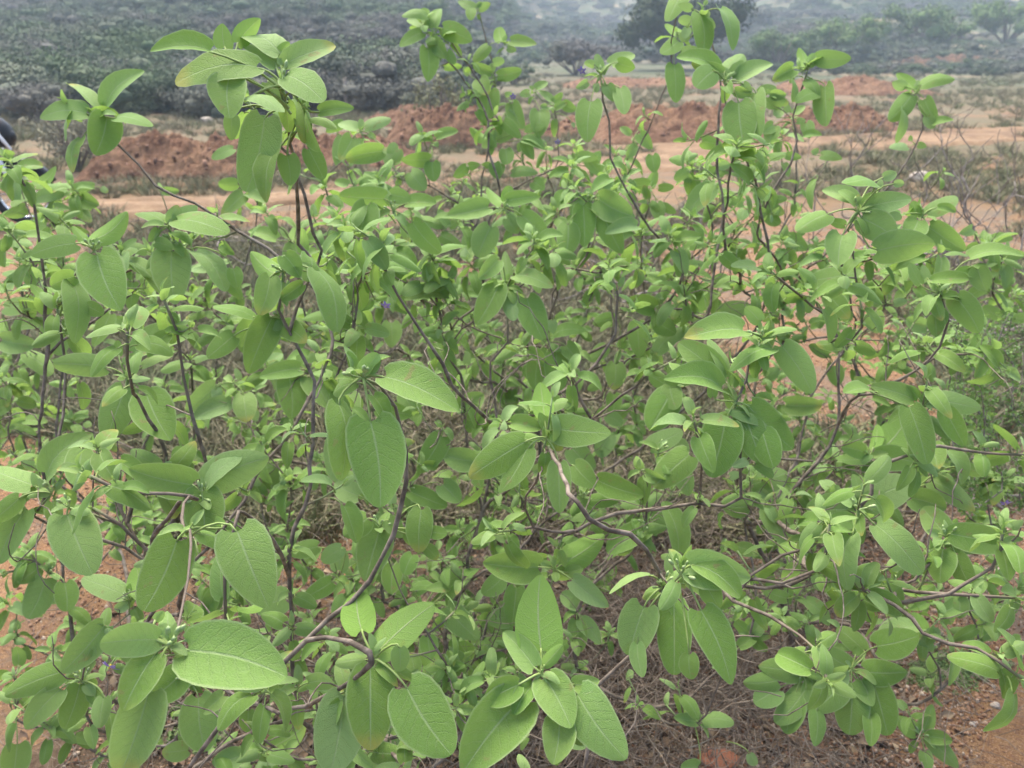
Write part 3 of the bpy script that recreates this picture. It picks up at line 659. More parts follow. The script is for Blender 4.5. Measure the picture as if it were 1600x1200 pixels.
def soil_material():
    m = NT('red_soil'); o = m.pos()
    big = m.noise(.9, 4, o); mid = m.noise(5, 5, o); fine = m.noise(60, 6, o, .65); vf = m.noise(260, 3, o)
    c = m.mix(m.ramp(mid, .3, .7), (0.20, 0.102, 0.042), (0.26, 0.155, 0.075))
    c = m.mix(m.ramp(fine, .4, .7, 0, .8), c, (0.125, 0.062, 0.038))
    c = m.mix(m.ramp(vf, .55, .68, 0, .8), c, (0.40, 0.27, 0.18))
    c = m.mix(m.ramp(m.noise(150, 3, o), .55, .66, 0, .75), c, (0.07, 0.038, 0.026))
    # grey-brown litter and thin dry cover
    c = m.mix(m.ramp(m.noise(2.1, 5, o, .6), .46, .62, 0, .75), c, m.mix(m.ramp(fine, .35, .65), (0.095, 0.072, 0.055), (0.18, 0.145, 0.11)))
    sep = m.node('ShaderNodeSeparateXYZ'); m.t.links.new(o, sep.inputs[0])
    far = m.ramp(sep.outputs[1], 4.0, 15.0)
    dry = m.mix(m.ramp(m.noise(.7, 5, o, .65), .35, .65), (0.125, 0.102, 0.058), (0.09, 0.086, 0.044))
    dry = m.mix(m.ramp(m.noise(6, 5, o, .7), .4, .7, 0, .6), dry, (0.18, 0.125, 0.085))
    c = m.mix(m.math('MULTIPLY', far, m.ramp(m.noise(.33, 4, o), .33, .5)), c, dry)
    c = m.mix(m.ramp(m.noise(1.1, 6, o, .75, .4), .52, .66, 0, .65), c, (0.165, 0.095, 0.058))
    c = m.mix(m.ramp(sep.outputs[1], 22, 40), c, m.mix(m.ramp(m.noise(.2, 5, o), .4, .65), (0.055, 0.068, 0.032), (0.10, 0.088, 0.055)))
    c = m.mix(m.math('MULTIPLY', m.ramp(sep.outputs[1], 35, 50), m.ramp(m.noise(.07, 4, o, .6), .56, .64, 0, .8)), c, (0.26, 0.19, 0.12))
    # soil blends to a darker brown round the foot of each shrub
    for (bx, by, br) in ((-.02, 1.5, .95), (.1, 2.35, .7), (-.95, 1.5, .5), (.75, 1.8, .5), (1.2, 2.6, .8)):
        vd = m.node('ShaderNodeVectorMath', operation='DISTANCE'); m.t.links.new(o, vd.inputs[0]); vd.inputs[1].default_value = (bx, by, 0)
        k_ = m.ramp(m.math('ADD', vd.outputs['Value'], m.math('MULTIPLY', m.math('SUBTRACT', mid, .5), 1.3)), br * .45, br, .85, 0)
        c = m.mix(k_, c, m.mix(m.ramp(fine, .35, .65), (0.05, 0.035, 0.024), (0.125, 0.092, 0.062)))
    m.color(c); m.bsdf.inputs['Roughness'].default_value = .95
    h = m.math('ADD', m.math('MULTIPLY', fine, 1.0), m.math('MULTIPLY', vf, .5))
    m.bump(h, 1.0, .012)
    return m.m
SOIL = soil_material()

def grid(xs, ys, fn, name, mat, kind='structure'):
    X, Y = np.meshgrid(xs, ys); Z = fn(X, Y)
    V = np.stack([X, Y, Z], -1).reshape(-1, 3); nx, ny = len(xs), len(ys)
    i = (np.arange(ny - 1)[:, None] * nx + np.arange(nx - 1)[None, :]).ravel()
    o = mesh_obj(name, V, np.stack([i, i + 1, i + nx + 1, i + nx], 1), mat)
    prop(o, kind=kind); return o
def band(lo, hi, a, b, n): return np.linspace(a, b, n)
ysn = np.concatenate([np.arange(-4, .6, .25), np.arange(.6, 5, .028), np.arange(5, 14, .07), 14 * 1.022 ** np.arange(0, 190)])
ysn = ysn[ysn < 460]
# a fan-shaped grid: finer where it is near
def fan(name, mat):
    U = np.linspace(-1, 1, 300); rows = []
    for y in ysn:
        half = max(4.5, 1.25 * y + 3); rows.append(np.stack([U * half, np.full(300, y)], -1))
    A = np.array(rows); Z = terrain(A[..., 0], A[..., 1]); V = np.concatenate([A, Z[..., None]], -1).reshape(-1, 3)
    ny = len(rows); i = (np.arange(ny - 1)[:, None] * 300 + np.arange(299)[None, :]).ravel()
    o = mesh_obj(name, V, np.stack([i, i + 1, i + 301, i + 300], 1), mat); prop(o, kind='structure'); return o
fan('ground', SOIL)

# sandy vehicle track: passes in front of the earth heaps, from near left to far right
TRACKM = NT('track_sand'); _o = TRACKM.pos()
TRACKM.color(TRACKM.mix(TRACKM.ramp(TRACKM.noise(1.6, 5, _o, .65), .35, .65), TRACKM.mix(TRACKM.ramp(TRACKM.noise(12, 4, _o), .4, .7), (0.18, 0.108, 0.056), (0.235, 0.16, 0.09)), (0.12, 0.07, 0.036)))
TRACKM.bump(TRACKM.noise(25, 5, _o), .6, .02)
def ribbon(name, pts, wid, mat, seed):
    pp = np.array([hit(*p)[:2] for p in pts]); t = np.linspace(0, len(pp) - 1, 160)
    X = np.interp(t, range(len(pp)), pp[:, 0]); Y = np.interp(t, range(len(pp)), pp[:, 1])
    for _ in range(14):
        X[1:-1] = (X[:-2] + X[2:] + X[1:-1]) / 3; Y[1:-1] = (Y[:-2] + Y[2:] + Y[1:-1]) / 3
    W = np.interp(t, range(len(pp)), wid); tx, ty = np.gradient(X), np.gradient(Y); l = np.hypot(tx, ty); nx, ny = -ty / l, tx / l
    U = np.linspace(-1, 1, 15); V = []
    for k, u in enumerate(U):
        jit = (vnoise(t * 1.7 + 9 * (u > 0), t * 0 + seed) - .5) * .5 * abs(u) + (vnoise(t * 6.7 + 9 * (u > 0), t * 0 + seed) - .5) * .25 * abs(u)
        x = X + nx * W * .5 * (u + jit * np.sign(u)); y = Y + ny * W * .5 * (u + jit * np.sign(u))
        rut = -.035 * np.exp(-((abs(u) - .5) / .16) ** 2)
        z = terrain(x, y) + (.05 if abs(u) < .99 else -.02) + rut * (abs(u) < .95)
        V.append(np.stack([x, y, z], -1))
    V = np.array(V).transpose(1, 0, 2).reshape(-1, 3)
    i = (np.arange(159)[:, None] * 15 + np.arange(14)[None, :]).ravel()
    o = mesh_obj(name, V, np.stack([i + 15, i + 16, i + 1, i], 1), mat); prop(o, kind='structure')
ribbon('dirt_track', [(-150, 345), (60, 335), (240, 325), (420, 318), (600, 300), (800, 275), (1000, 250), (1200, 232), (1400, 222), (1600, 212), (1800, 205)], [1.0, .8, .9, .7, 1.2, 1.2, 2.0, 2.0, 1.5, 2.0, 2.0], TRACKM.m, 3)
ribbon('dirt_path', [(380, 290), (250, 292), (120, 300), (-60, 305)], [.35, .35, .4, .4], TRACKM.m, 8)

# heaps of dug red earth
def heap_material():
    m = NT('dug_earth'); o = m.obj()
    c = m.mix(m.ramp(m.noise(2.2, 5, o, .6), .38, .62), (0.115, 0.055, 0.030), (0.19, 0.108, 0.06))
    c = m.mix(m.ramp(m.noise(14, 4, o, .7), .48, .72, 0, .8), c, (0.29, 0.16, 0.10))
    c = m.mix(m.ramp(m.noise(7, 3, o), .64, .72, 0, .7), c, (0.06, 0.03, 0.022))
    m.color(c); m.bsdf.inputs['Roughness'].default_value = .95
    m.bump(m.noise(18, 6, o, .7), 1.0, .06)
    return m.m
HEAP = heap_material()
PALE = plain('pale_sand', (0.50, 0.38, 0.26), .95, (0.42, 0.28, 0.18), 2, .6, .05)
def heap(x0, x1, ybase, ytop, label, mat=HEAP, cat='earth mound', depth=.7, seed=1, group=None, lumps=1.0):
    c = hit((x0 + x1) / 2, ybase); y = c[1]
    a, b = hit(x0, ybase), hit(x1, ybase); half = abs(b[0] - a[0]) / 2 * y / max(a[1], 1)
    half = (x1 - x0) / 2400 * np.dot(c - CAMP, FW)
    d = np.dot(c - CAMP, FW); H = (ybase - ytop) / 1200 * d * .8
    nu, nv = 110, 60
    U = np.linspace(-1, 1, nu); Vv = np.linspace(-1, 1, nv); A, B = np.meshgrid(U, Vv)
    dp = max(half * depth, H * 1.2) if half < 4 else max(H * 2.5, 1.5)
    sA = seed * 3.7
    prof = np.clip(1 - np.abs(A) ** 3.2, 0, 1) * np.clip(1 - np.abs(B) ** 1.7, 0, 1)
    wx, wy = A * half, B * dp; k = 1 / max(H, .3)
    ridg = .55 + .75 * vnoise(A * half * k * .7 + sA, B * 0 + sA)
    rough = (fbm(wx * k * 2.2 + sA, wy * k * 2.2, 5) - .45) * .75 + (np.abs(fbm(wx * k * 6 + sA, wy * k * 6 + 2, 4) - .47)) * .55 * lumps
    Z = H * (prof * ridg + rough * prof ** .6) - .05 * (prof < .02)
    cy = c[1] + dp * .9
    X = c[0] + wx; Y = cy + wy
    V = np.stack([X, Y, Z + terrain(X, Y)], -1).reshape(-1, 3)
    i = (np.arange(nv - 1)[:, None] * nu + np.arange(nu - 1)[None, :]).ravel()
    o = mesh_obj('earth_mound', V, np.stack([i, i + 1, i + nu + 1, i + nu], 1), mat, loc=np.array((c[0], cy, 0)))
    prop(o, label, cat, group); return o
heap(105, 400, 284, 196, 'near red earth heap to the right of the motorcycle, behind the arching bare branch', seed=1)
heap(380, 640, 262, 208, 'low dark red earth heap behind the tall stems left of the picture middle', seed=2)
heap(590, 800, 232, 172, 'crumbly red earth heap beside the thin olive bush', seed=3)
heap(930, 1260, 226, 162, 'long dark red earth heap with a steep clodded face, between the middle and right stems', seed=4)
heap(1235, 1420, 208, 168, 'smaller brown-red earth heap at the right end of the long one', seed=5)
heap(780, 960, 215, 190, 'low red spoil between two heaps, half hidden by leaves', seed=6)
heap(1230, 1480, 150, 124, 'broad flattened reddish heap far out across the dry field', seed=7)
heap(1395, 1620, 106, 88, 'farthest rust-red bank at the right edge below the green bushes', seed=8)
heap(1480, 1590, 97, 80, 'pale tan sand mound in front of the right hillside', PALE, 'sand mound', seed=9)
heap(560, 760, 200, 172, 'pinkish low bank behind the olive bush', seed=10)
heap(880, 1180, 140, 124, 'thin orange earth bank beyond the long heap', seed=12)

# ---------------------------------------------------------------- scatter by geometry nodes
def scatter(name, pts, scl, rot, templates, label=None, cat=None, tilt=None, kind='stuff', mats=()):
    c = bpy.data.collections.new(name + '_kinds')
    for t in templates: c.objects.link(t)
    me = bpy.data.meshes.new(name); me.from_pydata([tuple(p) for p in pts], [], [])
    me.attributes.new('scl', 'FLOAT_VECTOR', 'POINT').data.foreach_set('vector', np.asarray(scl, dtype=np.float32).ravel())
    me.attributes.new('rot', 'FLOAT_VECTOR', 'POINT').data.foreach_set('vector', np.asarray(rot, dtype=np.float32).ravel())
    o = bpy.data.objects.new(name, me); col.objects.link(o)
    g = bpy.data.node_groups.new(name, 'GeometryNodeTree')
    g.interface.new_socket('Geometry', in_out='INPUT', socket_type='NodeSocketGeometry')
    g.interface.new_socket('Geometry', in_out='OUTPUT', socket_type='NodeSocketGeometry')
    gi, go = g.nodes.new('NodeGroupInput'), g.nodes.new('NodeGroupOutput')
    ip = g.nodes.new('GeometryNodeInstanceOnPoints'); ci = g.nodes.new('GeometryNodeCollectionInfo')
    ci.inputs['Collection'].default_value = c; ci.inputs['Separate Children'].default_value = True; ci.inputs['Reset Children'].default_value = True
    ip.inputs['Pick Instance'].default_value = True
    def na(n):
        q = g.nodes.new('GeometryNodeInputNamedAttribute'); q.data_type = 'FLOAT_VECTOR'; q.inputs['Name'].default_value = n; return q.outputs[0]
    g.links.new(gi.outputs[0], ip.inputs['Points']); g.links.new(ci.outputs[0], ip.inputs['Instance'])
    g.links.new(na('rot'), ip.inputs['Rotation']); g.links.new(na('scl'), ip.inputs['Scale'])
    g.links.new(ip.outputs[0], go.inputs[0])
    md = o.modifiers.new('scatter', 'NODES'); md.node_group = g
    prop(o, label, cat, kind=kind); return o

def bush_material(name, cols, var=.5):
    m = NT(name); r = m.rnd(); c = m.mix(m.ramp(r, 0, .5), cols[0], cols[1]); c = m.mix(m.ramp(r, .5, 1), c, cols[2])
    if name == 'hill_scrub':
        w_ = m.noise(.11, 3, m.pos(), .6)
        c = m.mix(m.ramp(w_, .40, .52, .7, 0), c, (0.115, 0.105, 0.10)); c = m.mix(m.ramp(w_, .52, .66, 0, .7), c, (0.075, 0.125, 0.045))
    n = m.noise(1.7, 5, m.obj(), .65)
    c = m.mix(m.ramp(n, .35, .7, 0, var), c, m.mix(.5, c, (.30, .27, .19)))
    m.color(c); m.bsdf.inputs['Roughness'].default_value = .9
    return m.m
SCRUB = bush_material('hill_scrub', ((0.045, 0.068, 0.045), (0.08, 0.115, 0.062), (0.115, 0.11, 0.10)), .3)
GREENB = bush_material('green_bush', ((0.06, 0.12, 0.028), (0.09, 0.16, 0.036), (0.12, 0.165, 0.05)))
DARKB = bush_material('dark_tree', ((0.014, 0.032, 0.010), (0.02, 0.04, 0.013), (0.024, 0.044, 0.016)), .15)
GREYB = bush_material('grey_bush', ((0.20, 0.18, 0.145), (0.22, 0.21, 0.15), (0.19, 0.19, 0.12)))
OLIVEB = bush_material('olive_bush', ((0.16, 0.17, 0.07), (0.19, 0.18, 0.08), (0.2, 0.2, 0.1)))
TRUNK = plain('grey_trunk', (0.12, 0.10, 0.085), .9, (0.2, 0.17, 0.14), 12, .5, .01)
_CV, _CF = ico(2)
def clump_cloud(n, size, rr, flat=.75, lobes=7, hollow=.35, irr=.5, core=0.0, lr=(.3, .55)):
    """n small leaf-clump faces in a lobed half-dome of radius about 1"""
    cs = [np.array((0, 0, .45))]
    for i in range(lobes):
        a = rr.uniform(0, 6.28); q = rr.uniform(.3, .75); cs.append(np.array((math.cos(a) * q, math.sin(a) * q, rr.uniform(.2, .75) * flat)))
    rad = [rr.uniform(*lr) for _ in cs]; V = []; F = []
    for k in range(n):
        j = rr.randrange(len(cs)); d = unit(np.array([rr.gauss(0, 1) for _ in range(3)])); d[2] = abs(d[2]) * 1.0 if rr.random() < .7 else d[2]
        q = rad[j] * (rr.random() ** .45) * (1 + rr.gauss(0, .08) * irr)
        c = cs[j] + d * q * np.array((1, 1, flat)); c[2] = max(c[2], .03)
        n_ = unit(d + np.array([rr.uniform(-.8, .8) for _ in range(3)])); e = unit(np.cross(n_, (rr.random(), rr.random(), rr.random() + .1))); f = np.cross(n_, e)
        s_ = size * rr.uniform(.5, 1.4); b = len(V)
        V += [c - e * s_ * .6, c + f * s_ * .5 - e * s_ * .1, c + e * s_, c - f * s_ * .5 + e * s_ * .1]
        F.append((b, b + 1, b + 2, b + 3))
    if core:
        V = list(V); 
        for j, c in enumerate(cs):
            b = len(V); W_ = _CV * (1 + .3 * (np.array([fbm(v[0] * 2.5 + j, v[1] * 2.5 + v[2] * 3 + j) for v in _CV]) - .45))[:, None] * rad[j] * core * np.array((1, 1, flat)) + c
            V += list(W_); F += [(b + t[0], b + t[1], b + t[2], b + t[2]) for t in _CF]
        F = [tuple(dict.fromkeys(f)) for f in F]; return np.array(V), F
    return np.array(V), np.array(F)
def templates(prefix, mat, n, size, count=5, **kw):
    out = []
    for i in range(count):
        V, F = clump_cloud(n, size, random.Random(i * 13 + n), **kw)
        out.append(mesh_obj(prefix, V, F, mat, smooth=False, link=False))
    return out
# hillside scrub
pts = []; scl = []; rot = []
r9 = random.Random(9)
for _ in range(24000):
    az = r9.uniform(-.82, .82); d = 20 * (22 ** r9.random())
    X = az * d; y0 = float(start_y(az))
    if d < y0 * .72 or (d < y0 * 1.12 and r9.random() < (y0 * 1.12 - d) / (y0 * .4)): continue
    dens = fbm(X * .04 + 5, d * .04)
    near = math.exp(-abs(d - y0) / 25)
    if float(vnoise(X * .09, d * .09)) < .42 and r9.random() < .9 * (d < 110): continue
    s_ = r9.uniform(.3, 1.15) * (1.0 + .5 * float(dens)) * (.8 if d < 60 else 1.25)
    if d < 130 and az < .2:
        if r9.random() < .3: continue
        s_ *= 1.1 + .9 * float(vnoise(X * .2, d * .2))
    pts.append((X, d, float(terrain(X, d)) - .1)); scl.append((s_ * r9.uniform(.9, 1.5), s_ * r9.uniform(.9, 1.5), s_ * r9.uniform(.7, 1.2))); rot.append((0, 0, r9.uniform(0, 6.28)))
scatter('hillside_scrub', pts, scl, rot, templates('scrub', SCRUB, 4200, .026, 6, core=.42, lobes=14, lr=(.18, .38), irr=1.3), 'grey-green thorn scrub covering the hillsides behind the field', 'scrub')

# bushes and trees one can tell apart
def bush(x, y, wpx, hpx, mat, name, label, cat='bush', n=6000, size=.03, trunk=True, group=None, seed=1, flat=.9, hollow=.3):
    c = hit(x, y); d = np.dot(c - CAMP, FW); wd = wpx * d / 1200 / 2; ht = hpx * d / 1200
    rr = random.Random(seed); root = empty(name, c); prop(root, label, cat, group)
    V, F = clump_cloud(n, size, rr, flat=1.0, lobes=26, irr=1.0, lr=(.15, .34), core=(.42 if mat in (DARKB, GREENB, SCRUB) else 0))
    V = V * (wd / .95, wd / .95, ht / 1.05) + (0, 0, ht * .06)
    o = mesh_obj('crown', V, F, mat, root, smooth=False)
    bg = Bag()
    for i in range(9):
        a = rr.uniform(0, 6.28); q = rr.uniform(.2, .8); e = np.array((math.cos(a) * q * wd, math.sin(a) * q * wd, ht * rr.uniform(.55, .92)))
        m_ = e * .45 + np.array((rr.gauss(0, .06) * wd, 0, 0)); Vt, Ft = tube([(0, 0, -.05), m_, (e + m_) / 2 + (0, 0, .03), e], np.array([.035, .022, .014, .006]) * ht * .9, 5); bg.add(Vt, Ft)
    bg.build('trunk', TRUNK, root)
    return root
bush(1055, 110, 235, 118, DARKB, 'acacia_tree', 'large dark green tree with a rounded crown at the foot of the hill', 'tree', 7000, .035, seed=21)
bush(1215, 105, 130, 58, GREENB, 'green_bush', 'bright green bush just right of the dark tree', seed=22)
bush(1320, 88, 120, 60, GREENB, 'green_bush', 'green bush between the bright one and the pale flat-topped one', seed=23)
bush(1440, 78, 150, 66, GREENB, 'green_bush', 'pale green flat-topped bush above the tan sand mound', seed=24)
bush(1570, 70, 130, 70, GREENB, 'green_bush', 'green bush at the right edge above the rust-red bank', seed=25)
bush(1160, 62, 110, 50, SCRUB, 'grey_bush', 'grey-green bush higher on the slope behind the bright green one', seed=26)
bush(900, 118, 150, 55, SCRUB, 'grey_bush', 'grey-olive bush left of the large dark tree', seed=27)
bush(800, 132, 90, 34, SCRUB, 'grey_bush', 'low grey bush at the field edge behind the tallest middle stem', seed=28)
bush(585, 168, 110, 75, SCRUB, 'grey_bush', 'bushy grey-green scrub at the left foot of the valley', seed=29)
bush(480, 172, 110, 70, SCRUB, 'grey_bush', 'grey-green bush behind the big-leaved top shoot', seed=30)
bush(268, 172, 85, 42, DARKB, 'dark_bush', 'low dark round bush above the near earth heap', seed=31)
bush(120, 268, 150, 95, GREYB, 'twiggy_bush', 'grey-brown leafless bush right behind the motorcycle', n=2600, size=.035, seed=32)
bush(690, 212, 120, 92, OLIVEB, 'olive_bush', 'thin olive bush with bare lower stems growing on the crumbly heap', n=900, size=.045, seed=33)
bush(60, 190, 140, 60, SCRUB, 'grey_bush', 'grey-green bush on the slope above the motorcycle', seed=34)
bush(375, 350, 80, 26, GREYB, 'low_bush', 'low grey herb patch beside the track below the arching branch', n=900, size=.05, seed=35)

# dry grass and litter over the field
def tuft_template(mat, n, rr, h=1.0, spread=.5):
    V = []; F = []
    for i in range(n):
        a = rr.uniform(0, 6.28); q = rr.uniform(0, .35); b = np.array((math.cos(a) * q, math.sin(a) * q, 0)); d = np.array((math.cos(a) * spread * rr.random(), math.sin(a) * spread * rr.random(), rr.uniform(.4, 1) * h))
        sd_ = unit(np.cross(d, (rr.uniform(-1, 1), rr.uniform(-1, 1), .2))) * .018; k = len(V)
        m_ = b + d * .55 + np.array((0, 0, .05)); e = b + d + np.array((d[0] * .5, d[1] * .5, -.06))
        V += [b - sd_, b + sd_, m_ + sd_ * .8, m_ - sd_ * .8, e + sd_ * .15, e - sd_ * .15]; F += [(k, k + 1, k + 2, k + 3), (k + 3, k + 2, k + 4, k + 5)]
    return mesh_obj('tuft', np.array(V), np.array(F), mat, smooth=False, link=False)
DRY = bush_material('dry_grass', ((0.23, 0.195, 0.125), (0.17, 0.16, 0.09), (0.13, 0.155, 0.07)), .3)
HERB = bush_material('small_herbs', ((0.12, 0.2, 0.06), (0.16, 0.24, 0.08), (0.2, 0.26, 0.12)), .3)
pts = []; scl = []; rot = []
for _ in range(19000):
    az = r9.uniform(-.78, .78); d = 2.3 * (19 ** r9.random()); X = az * d
    if fbm(X * .5 + 40, d * .5) < .385 + r9.uniform(0, .08): continue
    s_ = r9.uniform(.05, .16) * (1 + d * .02)
    pts.append((X, d, float(terrain(X, d)) - .005)); scl.append((s_ * 1.6, s_ * 1.6, s_)); rot.append((r9.uniform(-.2, .2), r9.uniform(-.2, .2), r9.uniform(0, 6.28)))
scatter('dry_grass', pts, scl, rot, [tuft_template(DRY, 34, random.Random(i)) for i in range(4)], 'thin dry grass over the reddish field', 'grass')
pts = []; scl = []; rot = []
for _ in range(2600):
    az = r9.uniform(-.75, .75); d = 1.2 * (14 ** r9.random()); X = az * d
    if fbm(X * 1.3 + 80, d * 1.3) < .5: continue
    s_ = r9.uniform(.02, .055)
    pts.append((X, d, float(terrain(X, d)))); scl.append((s_, s_, s_ * .8)); rot.append((0, 0, r9.uniform(0, 6.28)))
for _ in range(260):                                     # bright green patch beside the lower right leaves
    c = on_ground(r9.gauss(1480, 42), r9.gauss(1050, 12)); s_ = r9.uniform(.008, .02)
    pts.append((c[0], c[1], float(terrain(c[0], c[1])))); scl.append((s_, s_, s_)); rot.append((0, 0, r9.uniform(0, 6.28)))
scatter('small_herbs', pts, scl, rot, templates('herb', HERB, 60, .22, 4), 'small green herbs sprouting in patches on the soil', 'herbs')

# gravel
GRAVEL = NT('gravel'); _c = GRAVEL.rnd()
GRAVEL.color(GRAVEL.mix(GRAVEL.ramp(_c, .75, 1), GRAVEL.mix(GRAVEL.ramp(_c, 0, .8), (0.17, 0.085, 0.05), (0.30, 0.18, 0.11)), (0.46, 0.37, 0.28)))
IV, IF = ico(1)
def stone_mesh(name, mat, seed, link=False):
    rr = np.random.default_rng(seed); V = IV * (1, rr.uniform(.6, .95), rr.uniform(.45, .75)) * (1 + rr.normal(0, .13, (len(IV), 1)))
    return mesh_obj(name, V, IF, mat, smooth=False, link=link)
pts = []; scl = []; rot = []
for _ in range(42000):
    az = r9.uniform(-.8, .8); d = .9 * (9 ** r9.random()); X = az * max(d, 1.4)
    s_ = .0024 + .0065 * r9.random() ** 3.5 + .001 * d * r9.random()
    pts.append((X, d, float(terrain(X, d)) + s_ * .2)); scl.append((s_, s_, s_)); rot.append((r9.uniform(0, 6), r9.uniform(0, 6), r9.uniform(0, 6)))
for _ in range(14000):
    d = r9.uniform(1.05, 2.8); X = r9.uniform(.25, .85) * d; s_ = .0028 + .0052 * r9.random() ** 2.5
    pts.append((X, d, float(terrain(X, d)) + s_ * .3)); scl.append((s_, s_, s_)); rot.append((r9.uniform(0, 6), r9.uniform(0, 6), r9.uniform(0, 6)))
scatter('gravel', pts, scl, rot, [stone_mesh('pebble', GRAVEL.m, i) for i in range(6)], 'loose red and pale gravel on the soil', 'gravel')

# fallen twigs and dead stems under the shrubs
DEAD = plain('dead_twig', (0.14, 0.105, 0.08), .9, (0.27, 0.22, 0.175), 30, coord='pos')
bg = Bag()
def strand(p, d, L, r, rr, seg=6):
    pts_ = [p]; 
    for i in range(seg): d = unit(d + np.array([rr.gauss(0, .22) for _ in range(3)])); pts_.append(pts_[-1] + d * L / seg)
    return tube(pts_, np.linspace(r, r * .4, seg + 1), 3)
rr = random.Random(77)
for _ in range(9500):
    t = rr.random()
    cx, cy, sx, sy = rr.choice(((.0, 1.55, .38, .3), (.1, 1.5, .3, .25), (.45, 1.6, .25, .25), (-.7, 1.6, .4, .3), (.8, 1.75, .3, .3), (.1, 2.4, .6, .4), (1.25, 2.6, .4, .4)))
    x, y = rr.gauss(cx, sx), rr.gauss(cy, sy)
    if y < 1.0: continue
    hgt = abs(rr.gauss(0, .2)) if cx < .5 and cx > -.2 else abs(rr.gauss(0, .08))
    p = np.array((x, y, float(terrain(x, y)) + hgt * .9 + .004)); d = np.array((rr.gauss(0, 1), rr.gauss(0, 1), rr.gauss(.1, .5)))
    V, F = strand(p, unit(d), rr.uniform(.05, .22), rr.uniform(.0006, .0018), rr); V[:, 2] = np.maximum(V[:, 2], terrain(V[:, 0], V[:, 1]) + .001); bg.add(V, F)
for _ in range(2600):
    az = rr.uniform(-.75, .8); y = 1.1 * (4 ** rr.random()); x = az * y
    p = np.array((x, y, float(terrain(x, y)) + .004)); d = np.array((rr.gauss(0, 1), rr.gauss(0, 1), .02))
    V, F = strand(p, unit(d), rr.uniform(.02, .1), rr.uniform(.0006, .0016), rr, 4); V[:, 2] = terrain(V[:, 0], V[:, 1]) + .003 + rr.random() * .004; bg.add(V, F)
prop(bg.build('dead_twigs', DEAD), 'tangle of fine dead brown twigs lying under the shrubs', 'twigs', kind='stuff')

# fallen dead leaves
LITTER = bush_material('dead_leaf', ((0.20, 0.13, 0.08), (0.13, 0.085, 0.06), (0.30, 0.22, 0.14)), .2)
pts = []; scl = []; rot = []
for _ in range(3800):
    y = 1.05 * (3.6 ** r9.random()); x = r9.uniform(-.7, .75) * y
    if r9.random() < .6: x = r9.gauss(0, .45); y = 1.25 + abs(r9.gauss(0, .6))
    s_ = r9.uniform(.007, .022)
    pts.append((x, y, float(terrain(x, y)) + .004)); scl.append((s_, s_ * .55, s_)); rot.append((r9.gauss(0, .4), r9.gauss(0, .4), r9.uniform(0, 6.28)))
def curled(seed):
    r_ = random.Random(seed); V = []; 
    for i in range(7):
        t = i / 6; wd = math.sin(math.pi * min(.97, max(.05, t)) ** .8) 
        for u in (-1, -.4, .4, 1): V.append((t * 2 - 1, u * wd, .35 * u * u * wd + .3 * math.sin(t * 3 + seed) + r_.uniform(-.05, .05)))
    return mesh_obj('dead_leaf', V, [(i * 4 + j, i * 4 + j + 1, i * 4 + j + 5, i * 4 + j + 4) for i in range(6) for j in range(3)], LITTER, link=False)
scatter('leaf_litter', pts, scl, rot, [curled(i) for i in range(4)], 'curled brown dead leaves strewn under the shrubs', 'leaf litter')

# leafless thorn bush on the right
BARE = plain('bare_wood', (0.15, 0.125, 0.11), .85, (0.27, 0.235, 0.21), 40, coord='pos')
def bare_bush(base, label, n, box, seed, rt=.0016):
    s = Shrub('bare_bush', base, label, 'bush', None, seed, BARE, rt, .36, 1.6, .45, 1.0); r_ = random.Random(seed); T = []
    for _ in range(n):
        u = r_.random(); x = r_.uniform(*box[0]); y = r_.uniform(*box[1]); d = r_.uniform(*box[2]); T.append(P(x, y, d))
    T.sort(key=lambda p: np.linalg.norm(p - s.base))
    for p in T: s.tip(p, unit(unit(p - s.base) + (0, 0, .3)))
    s.build_wood(k=5, most=250); return s
bare_bush(on_ground(1390, 455), 'leafless grey bush of fine upright twigs against the sandy track on the right', 150, ((1240, 1600), (150, 430), (3.6, 4.6)), 41)
bare_bush(on_ground(1560, 520), 'leafless pale-twigged bush at the right edge, lower than its neighbour', 130, ((1430, 1680), (240, 520), (2.9, 3.7)), 42, .0014)
bare_bush(on_ground(1000, 480), 'brown leafless bush behind the middle shrub, above bare red soil', 110, ((860, 1160), (280, 470), (3.2, 4.2)), 43, .0013)
bare_bush(on_ground(430, 430), 'leafless brown bush behind the two tall left stems', 50, ((330, 560), (290, 420), (4.0, 5.0)), 44, .0011)

